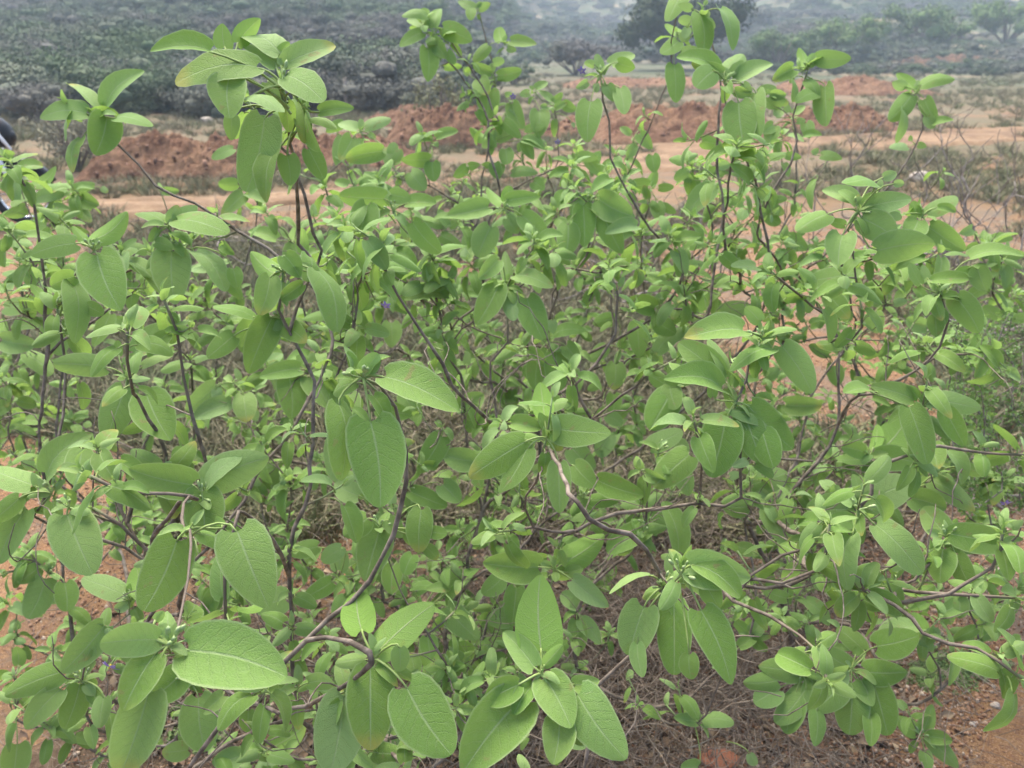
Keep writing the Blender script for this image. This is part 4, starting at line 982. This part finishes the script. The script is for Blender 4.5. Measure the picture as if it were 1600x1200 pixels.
# small-leaved thorny shrub at the right edge
TINY = leaf_material('tiny_leaf', (0.05, 0.12, 0.03), (0.11, 0.2, 0.05), (0.1, 0.17, 0.05), (0.12, 0.25, 0.03), .3)
def thorn_shrub(base, label, n, box, seed):
    s = Shrub('thorn_shrub', base, label, 'shrub', None, seed, BARE, .0009, .36, .6, 1.6); r_ = random.Random(seed); T = []
    for _ in range(n): T.append(P(r_.uniform(*box[0]), r_.uniform(*box[1]), r_.uniform(*box[2])))
    T = [t for t in T if t[2] > .06]; T.sort(key=lambda p: np.linalg.norm(p - s.base))
    for p in T: s.tip(p, unit(unit(p - s.base) + (0, 0, .2)))
    s.build_wood(k=5, most=200); bg = Bag()
    for ids in s.paths:
        for i in ids[len(ids) // 3:]:
            for _ in range(13):
                q = s.pos[i] + np.array([r_.gauss(0, .012) for _ in range(3)]); e = unit(np.array([r_.gauss(0, 1) for _ in range(3)])); L = r_.uniform(.007, .016); f = unit(np.cross(e, (r_.gauss(0, 1), r_.gauss(0, 1), .5))) * L * .33
                bg.add(np.array([q - e * L * .5, q + f - e * L * .1, q + e * L * .5, q - f - e * L * .1]), np.array([(0, 1, 2, 3)]), uv=np.array([(0, 0), (.9, .4), (0, 1), (-.9, .4)]), age=r_.random() * .8, rnd=r_.random() * .9)
    o = bg.build('small_leaves', [TINY], s.root, smooth=False); prop(o, kind='stuff'); o.matrix_parent_inverse = Matrix.Translation(-s.root.location)
thorn_shrub(on_ground(1600, 800), 'thorny shrub with tiny dark green leaves at the right edge beside the bare twigs', 130, ((1490, 1680), (470, 800), (1.75, 2.3)), 51)
thorn_shrub(on_ground(1540, 560), 'low dusty thorn shrub behind the tiny-leaved one, under the right shoots', 60, ((1400, 1640), (420, 560), (2.7, 3.4)), 52)

# single stones
ROCK = plain('pale_rock', (0.36, 0.31, 0.26), .9, (0.24, 0.2, 0.165), 6, .6, .01)
RROCK = plain('red_rock', (0.35, 0.14, 0.08), .9, (0.24, 0.1, 0.06), 8, .6, .01)
def rock(x, y, wpx, label, mat=ROCK, seed=1, squash=.6):
    c = hit(x, y); d = np.dot(c - CAMP, FW); r_ = wpx * d / 2400; rs = np.random.default_rng(seed)
    V, F = ico(3); dd = np.array([fbm(v[0] * 1.7 + seed, v[1] * 1.7 + v[2] * 2.1 + 7) for v in V]); V = V * (.65 + .75 * dd)[:, None] * (1, .8, squash) * r_
    fac = np.array((0.6, .3, .75)); V = V * (1 - .12 * np.sign(V @ fac)[:, None])
    o = mesh_obj('rock', V + c + (0, 0, r_ * squash * .35), F, mat, loc=c, smooth=False); prop(o, label, 'rock')
rock(1440, 282, 34, 'white rock lying under the bare twigs beyond the right shrub', seed=1)
rock(352, 380, 34, 'pale grey rock on the soil just behind the arching branch', seed=2)
rock(326, 192, 22, 'light boulder on the crest behind the near earth heap', seed=3)
rock(375, 378, 22, 'smaller pale rock right of the grey one behind the arching branch', seed=4)
rock(1128, 1190, 60, 'flat red-brown stone at the bottom edge among dry twigs', RROCK, 5, .3)
rock(1560, 893, 12, 'tiny white stone on red gravel at the right', seed=6)
rock(1555, 1105, 15, 'cream pebble on bare red soil in the lower right corner', seed=7)
rock(1520, 1135, 12, 'yellowish pebble left of the cream one', seed=8)
rock(120, 640, 26, 'pale stone on the open red soil at the left', seed=9)
rock(1300, 700, 20, 'pinkish stone between the right shrub stems', seed=10)

# loose clods on and round the heaps
CLOD = NT('clod'); CLOD.color(CLOD.mix(CLOD.rnd(), (0.10, 0.05, 0.032), (0.27, 0.155, 0.10)))
pts = []; scl = []; rot = []
dg = bpy.context.evaluated_depsgraph_get()
heaps = [o for o in col.objects if o.name.startswith('earth_mound')]
for o in heaps:
    me = o.data; n = len(me.vertices); co = np.empty(n * 3); me.vertices.foreach_get('co', co); co = co.reshape(-1, 3) + np.array(o.location)
    for _ in range(420):
        v = co[r9.randrange(n)]
        if v[2] - float(terrain(v[0], v[1])) < .02: continue
        s_ = (.008 + .034 * r9.random() ** 3) * (1 + v[1] / 40)
        pts.append((v[0] + r9.gauss(0, .03), v[1] + r9.gauss(0, .03), v[2])); scl.append((s_, s_, s_)); rot.append((r9.uniform(0, 6), r9.uniform(0, 6), r9.uniform(0, 6)))
scatter('earth_clods', pts, scl, rot, [stone_mesh('clod', CLOD.m, i + 30) for i in range(5)], 'loose clods of earth lying on the red heaps', 'clods')

# thin post standing in the scrub
c = hit(542, 178); d = np.dot(c - CAMP, FW)
V, F = tube([c + (0, 0, -.1), c + (0, 0, 50 * d / 1200 * .5), c + (.02, 0, 52 * d / 1200)], [.05, .047, .04], 8)
prop(mesh_obj('wooden_post', V, F, ROCK, loc=c), 'thin pale post standing before the hill scrub', 'post')
_SC = 1600 / 540
ORG = {1: (0, 0), 2: (530, 0), 3: (1060, 0), 4: (0, 400), 5: (530, 400), 6: (1060, 400), 7: (0, 800), 8: (530, 800), 9: (1060, 800)}
def px(tile, x, y): return ORG[tile][0] + x / _SC, ORG[tile][1] + y / _SC

def dmax(y, z):
    k = math.sin(PITCH) - (600 - y) / 1200 * math.cos(PITCH)
    return (CAM_H - z) / k if k > .05 else 9

GRP = None
shrubs = {
    'left': Shrub('velvet_leaf_shrub', (-.95, 1.45, 0), 'broad green shrub at the left edge, in front of the motorcycle', 'shrub', GRP, 3),
    'mid': Shrub('velvet_leaf_shrub', (-.02, 1.45, 0), 'largest green shrub in the middle, with the biggest leaves', 'shrub', GRP, 5),
    'right': Shrub('velvet_leaf_shrub', (.82, 1.75, 0), 'green shrub on the right whose lowest branches spread over bare red gravel', 'shrub', GRP, 8),
    'back': Shrub('velvet_leaf_shrub', (.12, 2.45, 0), 'tall thin green shrub with purple flowers behind the middle one', 'shrub', GRP, 9),
}
def owner(p):
    d = np.dot(p - CAMP, FW); x = (p[0]) / d * 1200 + 800
    y = 600 - np.dot(p - CAMP, UP) / d * 1200
    if d > 1.72 and 480 < x < 1180 and y < 620: return 'back'
    if x < 300 + (y < 420) * 20 and d > .68: return 'left'
    if x > 1190 and d > .68: return 'right'
    if x > 1290: return 'right'
    return 'mid'

hero = []
for line in ROS.strip().splitlines():
    h, b = line.split(':'); t, cx, cy = h.split(); t = int(t)
    lv = []
    for q in b.split(';'):
        x0, y0, x1, y1, wd = map(float, q.split())
        lv.append((*px(t, x0, y0), *px(t, x1, y1), wd / _SC))
    cx, cy = px(t, float(cx), float(cy))
    big = max(math.hypot(l[2] - l[0], l[3] - l[1]) for l in lv)
    rr = random.Random(int(cx * 7 + cy))
    d = .098 * 1200 / big
    d = min(d, 2.35, dmax(cy, rr.uniform(.12, .35)))
    if cy > 700: d = min(d, 1.75)
    d = max(d, .66)
    hero.append((cx, cy, d, big, lv, rr))
pro = []
for line in PRO.strip().splitlines():
    t, b = line.split(':'); t = int(t)
    for q in b.split(','):
        x, y, L = map(float, q.split()); x, y = px(t, x, y); rr = random.Random(int(x * 5 + y * 3))
        Lp = L / _SC
        d = .066 * 1200 / Lp * rr.uniform(.85, 1.15)
        d = min(d, 2.6, dmax(y, rr.uniform(.15, .65)))
        pro.append((x, y, d, Lp * d / 1200, rr))

# branches first; each ends at the depth of the shoot it carries
lines = []; carried = {}
for line in BRA.strip().splitlines():
    h, b = line.split(':'); t, d0, d1 = h.split(); t = int(t); d0 = float(d0); d1 = float(d1)
    pts = [px(t, *map(float, q.split())) for q in b.split(',')]
    n = len(pts); rr = random.Random(n + int(pts[0][0]))
    near_ = [(math.hypot(h_[0] - pts[-1][0], h_[1] - pts[-1][1]), i_) for i_, h_ in enumerate(hero)]
    dd_, i_ = min(near_)
    if dd_ < 38: d1 = hero[i_][2] + .01; d0 = max(d0, d1 + .03) if d0 > .9 else d0; carried[i_] = len(lines)
    P3 = [P(x, y, min(d0 + (d1 - d0) * i / (n - 1), dmax(y, .05))) for i, (x, y) in enumerate(pts)]
    lines.append(P3)
own_l = []
for P3 in lines: own_l.append(owner(P3[len(P3) // 2]))
for k, s in shrubs.items():
    mine = [p for p, o in zip(lines, own_l) if o == k]
    mine.sort(key=lambda p: np.linalg.norm(p[0] - s.base))
    for p in mine: s.polyline(p)

jobs = {k: [] for k in shrubs}
for i_, h in enumerate(hero): jobs[own_l[carried[i_]] if i_ in carried else owner(P(h[0], h[1], h[2]))].append(('h', P(h[0], h[1], h[2]), h))
for h in pro: jobs[owner(P(h[0], h[1], h[2]))].append(('p', P(h[0], h[1], h[2]), h))

def orient(B, T, wapp, Lt, d, rr, flip=False):
    """upper-side normal and true width of a surveyed leaf from how wide it looks"""
    a = unit(T - B); view = unit((B + T) / 2 - CAMP)
    n0 = -view - a * np.dot(-view, a); n0 = unit(n0)
    s = unit(np.cross(a, n0))
    if abs(s[2]) < .25: s = s * rr.choice((-1, 1))
    elif s[2] < 0: s = -s
    wt = max(wapp, rr.uniform(.46, .56) * Lt)
    wt = min(wt, Lt * .8, wapp * 2.6)
    c = min(1, wapp / wt); phi = math.acos(c) * .92
    return n0 * math.cos(phi) + s * math.sin(phi), wt * 1.03

def rosette(sh, C, axis, size, rr, n=None, spread=1.0, inner=True, tipsz=1.0, lo=0):
    """leaves round a shoot tip: small erect ones inside, larger nodding ones outside"""
    axis = unit(axis); ex = unit(np.cross(axis, (0.3, 0.8, .1))); ey = np.cross(axis, ex)
    n = n or rr.randint(7, 11); ph = rr.uniform(0, 6.28)
    dep = max(.3, np.dot(C - CAMP, FW))
    for i in range(lo, n):
        f = i / (n - 1); az = ph + i * 2.3999 + rr.uniform(-.25, .25)
        rad = math.cos(az) * ex + math.sin(az) * ey
        L = size * (.28 + .72 * min(1, f * 1.5)) * rr.uniform(.8, 1.12)
        el = R(80 - 74 * f + rr.uniform(-12, 12))
        dirp = axis * math.sin(el) + rad * math.cos(el)
        root = C - axis * size * .55 * f ** 1.3
        B = root + dirp * L * rr.uniform(.16, .42)
        el2 = el - R(10 + 26 * f + rr.uniform(-12, 24) + (30 if rr.random() < .3 * f else 0))
        dirb = axis * math.sin(el2) + rad * math.cos(el2); dirb = unit(dirb + np.array((0, 0, -.2 * f)))
        T = B + dirb * L
        nn = axis * math.cos(el2) - rad * math.sin(el2)
        nn = unit(nn + np.array([rr.uniform(-.35, .35) for _ in range(3)]))
        W = L * rr.uniform(.46, .64) * (.62 + .38 * min(1, f * 2))
        young = f < .2
        if young: W *= .62; nn = unit(-rad * .8 + axis * .2)
        arr = leaf_arrays(root, B, T, nn, W, rr.uniform(.07, .2), (rr.uniform(.7, 1.2) if young else rr.choice((rr.uniform(-.55, -.15), rr.uniform(.15, .6)))), max(0, 1 - f * 1.25) + rr.uniform(0, .2), rr.random(), .0011 * (size / .06) ** .5, rr)
        sh.add_leaf(L / dep, arr)

def bud_bunch(sh, C, axis, size, rr, n):
    bg = Bag(); IV, IF = ico(1)
    for i in range(n):
        d = unit(axis + np.array([rr.uniform(-.9, .9) for _ in range(3)])); l = size * rr.uniform(.08, .2)
        tip_ = C + d * l
        V, F = tube([C, C + d * l * .6, tip_], [.0009, .0008, .001], 4); bg.add(V, F)
        q = Vector(d).to_track_quat('Z', 'Y').to_matrix()
        rb = size * rr.uniform(.018, .03)
        E = (IV * (rb, rb, rb * 2.6)) @ np.array(q).T + tip_ + d * rb * 2
        F4 = np.concatenate([IF, IF[:, 2:]], 1)
        bg.add(E, F4)
    return bg

budjobs = []
for k, s in shrubs.items():
    jobs[k].sort(key=lambda j: np.linalg.norm(j[1] - s.base))
    for kind, C, h in jobs[k]:
        rr = h[-1]
        if kind == 'h':
            cx, cy, d, big, lv, _ = h
            # the shoot comes up from behind and below
            ax = unit(np.array((rr.uniform(-.3, .3) + .35 * (C[0] - s.base[0]), -.25 + rr.uniform(-.2, .2), 1.0)))
            s.tip(C, ax)
            Lmax = big * d / 1200
            for (x0, y0, x1, y1, wa) in lv:
                la = math.hypot(x1 - x0, y1 - y0); La = la * d / 1200
                small = la < .45 * big
                Lt = max(La * 1.03, (.72 * Lmax if not small else La * 1.03))
                dz = math.sqrt(max(0, Lt * Lt - La * La)); dz = min(dz, .75 * La) * rr.uniform(.6, 1)
                dyn = (y1 - y0) / (la + 1e-6)
                sg = -1 if dyn > -.25 else 1            # hanging and spreading leaves lean to the viewer, rising ones away
                if small: dz = 0
                off = math.hypot(x0 - cx, y0 - cy) * d / 1200
                dB = d + sg * min(off * .35, .03) + rr.uniform(-.004, .004)
                B = P(x0, y0, dB); T = P(x1, y1, max(.5, dB + sg * dz))
                Lr = np.linalg.norm(T - B)
                nn, W = orient(B, T, wa * d / 1200, Lr, d, rr)
                ratio = wa / (la + 1e-6)
                if small and la < 22: age = .95
                else: age = float(np.clip(rr.uniform(0, .55) + (.25 if dyn < -.3 else 0), 0, 1))
                # rising leaves often show the paler lower side
                if dyn < -.5 and rr.random() < .45: nn = -nn
                curl = rr.uniform(.02, .07) if ratio > .42 else rr.uniform(.09, .17)
                fold = rr.uniform(-.3, .1) if rr.random() < .5 else rr.uniform(.15, .5)
                root = C
                if off > .055: root = C - ax * rr.uniform(.1, .8) * .04; 
                if off > .11:                            # sits lower on the shoot: short petiole of its own
                    j = s.nearest(B); root = s.pos[j]
                    if np.linalg.norm(root - B) > .06: root = B + unit(root - B) * .05
                arr = leaf_arrays(root, B, T, nn, W, curl, fold, age, rr.random(), .00135 * (Lmax / .09) ** .5, rr)
                s.add_leaf(la / 1200, arr)
            if big > 60:
                rosette(s, C + ax * .004, ax, Lmax * .42, rr, 5)
                if rr.random() < .7: budjobs.append((s, C, ax, Lmax, rr))
            elif len(lv) > 3:
                rosette(s, C + ax * .003, ax, Lmax * .4, rr, 4)
        else:
            x, y, d, size, _ = h
            ax = unit(np.array((rr.uniform(-.5, .5) + .3 * (C[0] - s.base[0]), -.2 + rr.uniform(-.5, .3), 1.0)))
            ids = s.tip(C, ax)
            rosette(s, C, ax, size, rr)
            # a few leaves lower on the same shoot
            for j in ids[-6:-1:2]:
                if rr.random() < .6:
                    q = s.pos[j]; dd = unit(np.array((rr.uniform(-1, 1), rr.uniform(-1, 1), rr.uniform(-.3, .4))))
                    L = size * rr.uniform(.5, .9); B = q + dd * L * .3; T = B + unit(dd + np.array((0, 0, -.6))) * L
                    s.add_leaf(L / d * .8, leaf_arrays(q, B, T, np.array((0, -.2, 1.0)) + dd * .3, L * .55, .1, rr.uniform(-.2, .4), rr.uniform(0, .4), rr.random(), .001, rr))
# every surveyed branch that carries no surveyed shoot ends in a small one
for P3, k, li in zip(lines, own_l, range(len(lines))):
    if li in carried.values(): continue
    rr = random.Random(li); s = shrubs[k]
    ax = unit(unit(P3[-1] - P3[-2]) + np.array((0, 0, .6)))
    rosette(s, P3[-1] + ax * .004, ax, rr.uniform(.045, .06), rr, rr.randint(7, 9))
    if len(P3) > 3: rosette(s, P3[-2] + np.array((0, 0, .012)), unit(np.array((rr.uniform(-.5, .5), -.3, 1))), .04, rr, 5)
# inner leaves scattered on short spurs through each shrub
for k, s in shrubs.items():
    rr = s.r; N = len(s.pos)
    cand = [i for i in range(2, N) if s.pos[i][2] > .25]
    for _ in range({'left': 90, 'mid': 210, 'right': 120, 'back': 90}[k]):
        i = rr.choice(cand); q = s.pos[i]; d = np.dot(q - CAMP, FW)
        if d < 1.1 or s.len[i] < .3: continue
        o = np.array([rr.gauss(0, .03) for _ in range(3)]); C = q + o + (0, 0, .015)
        V, = [None]
        rosette(s, C, unit(o + (0, 0, .05)), rr.uniform(.035, .065), rr, rr.randint(4, 6))
        ids = s.chain(i, [q + (C - q) * .5 + (0, 0, -.003), C]); s.paths.append(ids)
# bare side twigs inside the shrubs
for k, s in shrubs.items():
    rr = s.r; N = len(s.pos); cand = [i for i in range(4, N) if .15 < s.pos[i][2] < 1.15 and .2 < s.len[i] and np.dot(s.pos[i] - CAMP, FW) > 1.0]
    for _ in range({'left': 90, 'mid': 260, 'right': 130, 'back': 100}[k]):
        i = rr.choice(cand); q = s.pos[i]; d_ = unit(s.dir[i] * .6 + np.array([rr.gauss(0, .7) for _ in range(3)]) + (0, 0, .25)); ids = [i]
        L = rr.uniform(.05, .2); n_ = int(L / .02) + 1; pts_ = []
        for m_ in range(n_):
            d_ = unit(d_ + np.array([rr.gauss(0, .25) for _ in range(3)])); q = q + d_ * .02; pts_.append(q)
        ids = s.chain(i, pts_); s.paths.append(ids); s.bare.append(ids)
for k, s in shrubs.items():
    s.build_wood(); s.build_leaves()
for (s, C, ax, Lm, rr) in budjobs:
    o = bud_bunch(s, C, ax, Lm, rr, rr.randint(3, 6)).build('bud_cluster', BUD, s.root, C)
    o.matrix_parent_inverse = Matrix.Translation(-s.root.location)
# star-shaped purple flowers
def flower(s, C, face, r, rr):
    bg = Bag(); f = unit(face); ex = unit(np.cross(f, (0.2, .1, .97))); ey = np.cross(f, ex)
    for i in range(5):
        a = i * 2 * math.pi / 5; rows = []
        for t, w_ in ((.08, .16), (.4, .3), (.75, .22), (1, .02)):
            c = C + (math.cos(a) * ex + math.sin(a) * ey) * r * t + f * r * (.25 - .55 * (t - .4) ** 2)
            side = (-math.sin(a) * ex + math.cos(a) * ey) * r * w_
            rows += [c - side, c + f * r * .05, c + side]
        bg.add(np.array(rows), np.array([(3 * i_ + j, 3 * i_ + j + 1, 3 * i_ + j + 4, 3 * i_ + j + 3) for i_ in range(3) for j in range(2)]), mi=np.zeros(6, int))
    V, F = tube([C, C + f * r * .5], [r * .13, r * .06], 6); bg.add(V, F, mi=np.ones(len(F), int))
    V, F = tube([C - f * r * 1.6 + (0, 0, .004), C - f * r * .6, C], [r * .06, r * .07, r * .14], 5); bg.add(V, F, mi=np.full(len(F), 2))
    o = bg.build('flower', [FLOWER, YELLOW, PETIOLE], s.root, C)
    o.matrix_parent_inverse = Matrix.Translation(-s.root.location)
for (t, x, y, d, r, k) in ((2, 1125, 325, 1.75, .011, 'back'), (2, 805, 445, 1.85, .009, 'back'), (2, 1010, 655, 1.8, .008, 'back'), (5, 218, 225, 1.1, .008, 'mid'),
                           (7, 515, 705, .95, .012, 'mid'), (6, 1512, 1140, 1.35, .010, 'right'), (1, 420, 1100, 1.25, .007, 'left')):
    rr = random.Random(x); c = P(*px(t, x, y), d)
    flower(shrubs[k], c, np.array((rr.uniform(-.5, .5), -.9, -.5)), r, rr)
# ---------------------------------------------------------------- motorcycle parked at the left edge
BLACK = plain('black_plastic', (0.012, 0.013, 0.015), .35); CHROME = plain('chrome', (0.75, 0.76, 0.78), .18, metallic=1.0)
RUBBER = plain('rubber', (0.02, 0.02, 0.022), .8); WHITE = plain('white_paint', (0.75, 0.76, 0.78), .35); SEATM = plain('seat_vinyl', (0.02, 0.02, 0.02), .55)
RED = plain('red_reflector', (0.5, 0.03, 0.02), .3); BLUE = plain('dark_blue_paint', (0.02, 0.03, 0.09), .25)
gc = hit(50, 352)
bike = empty('motorcycle', gc, R(8)); prop(bike, 'black motorcycle with a silver front fork, parked and cut off by the left picture edge', 'motorcycle')
def part(name, V, F, mat, parent=bike, smooth=True): return mesh_obj(name, V, F, mat, parent, smooth=smooth)
def ring(c, r, w_, k=40, m_=8, flat=1.0):
    V = []; F = []
    for i in range(k):
        a = i * 2 * math.pi / k
        for j in range(m_):
            b = j * 2 * math.pi / m_; q = r + w_ * math.cos(b)
            V.append((c[0] + q * math.cos(a), c[1] + w_ * flat * math.sin(b), c[2] + q * math.sin(a)))
    for i in range(k):
        for j in range(m_): F.append((i * m_ + j, ((i + 1) % k) * m_ + j, ((i + 1) % k) * m_ + (j + 1) % m_, i * m_ + (j + 1) % m_))
    return np.array(V), np.array(F)
def wheel(x):
    c = (x, 0, .3); wb = Bag(); V, F = ring(c, .262, .042, 48, 10, 1.0); ty = part('tyre', V, F, RUBBER)
    V, F = ring(c, .225, .012, 40, 6, 1.6); rim = part('rim', V, F, CHROME, ty)
    sb = Bag()
    for i in range(20):
        a = i * math.pi / 10; V, F = tube([(x + .03 * math.cos(a + .6), (-1) ** i * .03, .3 + .03 * math.sin(a + .6)), (x + .222 * math.cos(a), 0, .3 + .222 * math.sin(a))], [.0025, .0025], 4); sb.add(V, F)
    V, F = tube([(x, -.06, .3), (x, .06, .3)], [.035, .035], 14); sb.add(V, F); sb.build('hub', CHROME, ty)
wheel(0); wheel(-1.27)
def shell(name, secs, mat, k=16, parent=bike):
    """lofted ellipses: (x, z, half height, half width)"""
    V = []; n = len(secs)
    for (x, z, hh, hw) in secs:
        for j in range(k):
            a = j * 2 * math.pi / k; V.append((x, hw * math.cos(a), z + hh * math.sin(a)))
    V += [(secs[0][0], 0, secs[0][1]), (secs[-1][0], 0, secs[-1][1])]
    F = [(i * k + j, i * k + (j + 1) % k, (i + 1) * k + (j + 1) % k, (i + 1) * k + j) for i in range(n - 1) for j in range(k)]
    F += [(n * k, (j + 1) % k, j) for j in range(k)] + [(n * k + 1, (n - 1) * k + j, (n - 1) * k + (j + 1) % k) for j in range(k)]
    return part(name, V, F, mat, parent)
for sgn in (-1, 1):
    V, F = tube([(0, sgn * .085, .3), (-.11, sgn * .085, .62), (-.20, sgn * .085, .86)], [.028, .026, .020], 12); part('fork', V, F, WHITE)
V, F = tube([(-.22, -.36, 1.0), (-.25, -.2, 1.02), (-.20, -.08, .94), (-.20, .08, .94), (-.25, .2, 1.02), (-.22, .36, 1.0)], [.014] * 6, 8); part('handlebar', V, F, CHROME)
for sgn in (-1, 1):
    V, F = tube([(-.22, sgn * .30, 1.0), (-.22, sgn * .40, 1.0)], [.02, .02], 10); part('grip', V, F, RUBBER)
    V, F = tube([(-.24, sgn * .2, 1.02), (-.27, sgn * .26, 1.16)], [.006, .006], 6); mr = part('mirror', V, F, CHROME)
    V, F = ico(2); part('mirror_glass', V * (.02, .06, .04) + (-.27, sgn * .27, 1.19), F, BLACK, mr)
# head cowl and lamp, fairing with pale panels
shell('cowl', [(.04, .83, .03, .03), (.02, .84, .09, .09), (-.04, .86, .135, .13), (-.12, .88, .15, .14), (-.2, .9, .13, .12), (-.25, .9, .06, .06)], BLACK)
V, F = ico(2); part('headlight', V * (.035, .06, .06) + (.02, 0, .83), F, BLACK)
V, F = tube([(.03, -.10, .72), (.0, -.135, .80), (-.05, -.155, .9), (-.10, -.15, 1.0)], [.012, .016, .018, .01], 8); part('cowl_trim', V, F, WHITE)
V, F = ico(2); part('indicator', V * (.035, .03, .022) + (-.05, -.2, .78), F, WHITE)
V, F = ico(2); part('reflector', V * (.02, .012, .02) + (-.02, -.115, .5), F, RED)
# mudguard
Vs = []; k = 16
for i in range(k):
    a = R(20 + i * 125 / (k - 1))
    for j, y in enumerate((-.06, -.045, 0, .045, .06)):
        q = .335 - (.03 if abs(y) > .05 else 0) - (.004 if abs(y) > .04 else 0); Vs.append((q * math.cos(a), y, .3 + q * math.sin(a)))
mg = part('mudguard', np.array(Vs), np.array([(i * 5 + j, i * 5 + j + 1, (i + 1) * 5 + j + 1, (i + 1) * 5 + j) for i in range(k - 1) for j in range(4)]), BLACK)
md = mg.modifiers.new('thick', 'SOLIDIFY'); md.thickness = .006
shell('fuel_tank', [(-.26, .82, .05, .06), (-.32, .84, .11, .13), (-.45, .85, .125, .15), (-.6, .82, .10, .12), (-.7, .78, .04, .06)], BLUE)
shell('seat', [(-.66, .79, .03, .10), (-.75, .79, .05, .13), (-1.0, .80, .05, .14), (-1.25, .84, .055, .13), (-1.36, .85, .03, .09)], SEATM)
shell('engine', [(-.35, .42, .08, .08), (-.4, .42, .16, .13), (-.6, .40, .17, .15), (-.75, .38, .13, .12), (-.8, .38, .06, .06)], CHROME, 10)
shell('side_panel', [(-.7, .62, .05, .11), (-.8, .62, .10, .13), (-1.0, .66, .08, .13), (-1.1, .68, .03, .1)], BLACK)
V, F = tube([(-.3, -.12, .3), (-.6, -.16, .26), (-1.0, -.18, .3), (-1.4, -.18, .38)], [.018, .022, .04, .04], 10); part('exhaust', V, F, BLACK)
V, F = tube([(-.2, 0, .82), (-.35, 0, .6), (-.4, 0, .25), (-.8, 0, .25), (-.8, 0, .7), (-.3, 0, .75)], [.02] * 6, 8); part('frame', V, F, BLACK)
V, F = tube([(-.8, .09, .32), (-1.27, .09, .3)], [.022, .02], 8); part('swingarm', V, F, BLACK)
V, F = tube([(-.75, -.1, .25), (-.8, -.28, .01)], [.011, .011], 6); part('kickstand', V, F, CHROME)
Vs = []
for i in range(k):
    a = R(30 + i * 120 / (k - 1))
    for j, y in enumerate((-.07, 0, .07)): Vs.append((-1.27 + .345 * math.cos(a), y, .3 + .345 * math.sin(a)))
mg = part('mudguard', np.array(Vs), np.array([(i * 3 + j, i * 3 + j + 1, (i + 1) * 3 + j + 1, (i + 1) * 3 + j) for i in range(k - 1) for j in range(2)]), BLACK)
md = mg.modifiers.new('thick', 'SOLIDIFY'); md.thickness = .006

# ---------------------------------------------------------------- air
bm_v = [(x, y, z) for z in (-2.5, 84) for (x, y) in ((-640, -8), (640, -8), (640, 470), (-640, 470))]
hz = mesh_obj('haze', bm_v, [(0, 3, 2, 1), (4, 5, 6, 7), (0, 1, 5, 4), (1, 2, 6, 5), (2, 3, 7, 6), (3, 0, 4, 7)], [], smooth=False)
hm = bpy.data.materials.new('haze'); hm.use_nodes = True; hm.node_tree.nodes.clear()
ho = hm.node_tree.nodes.new('ShaderNodeOutputMaterial'); hv = hm.node_tree.nodes.new('ShaderNodeVolumePrincipled')
hv.inputs['Density'].default_value = .0018; hv.inputs['Color'].default_value = (.70, .84, 1.0, 1)
hm.node_tree.links.new(hv.outputs[0], ho.inputs['Volume'])
hz.data.materials.append(hm); prop(hz, kind='stuff')
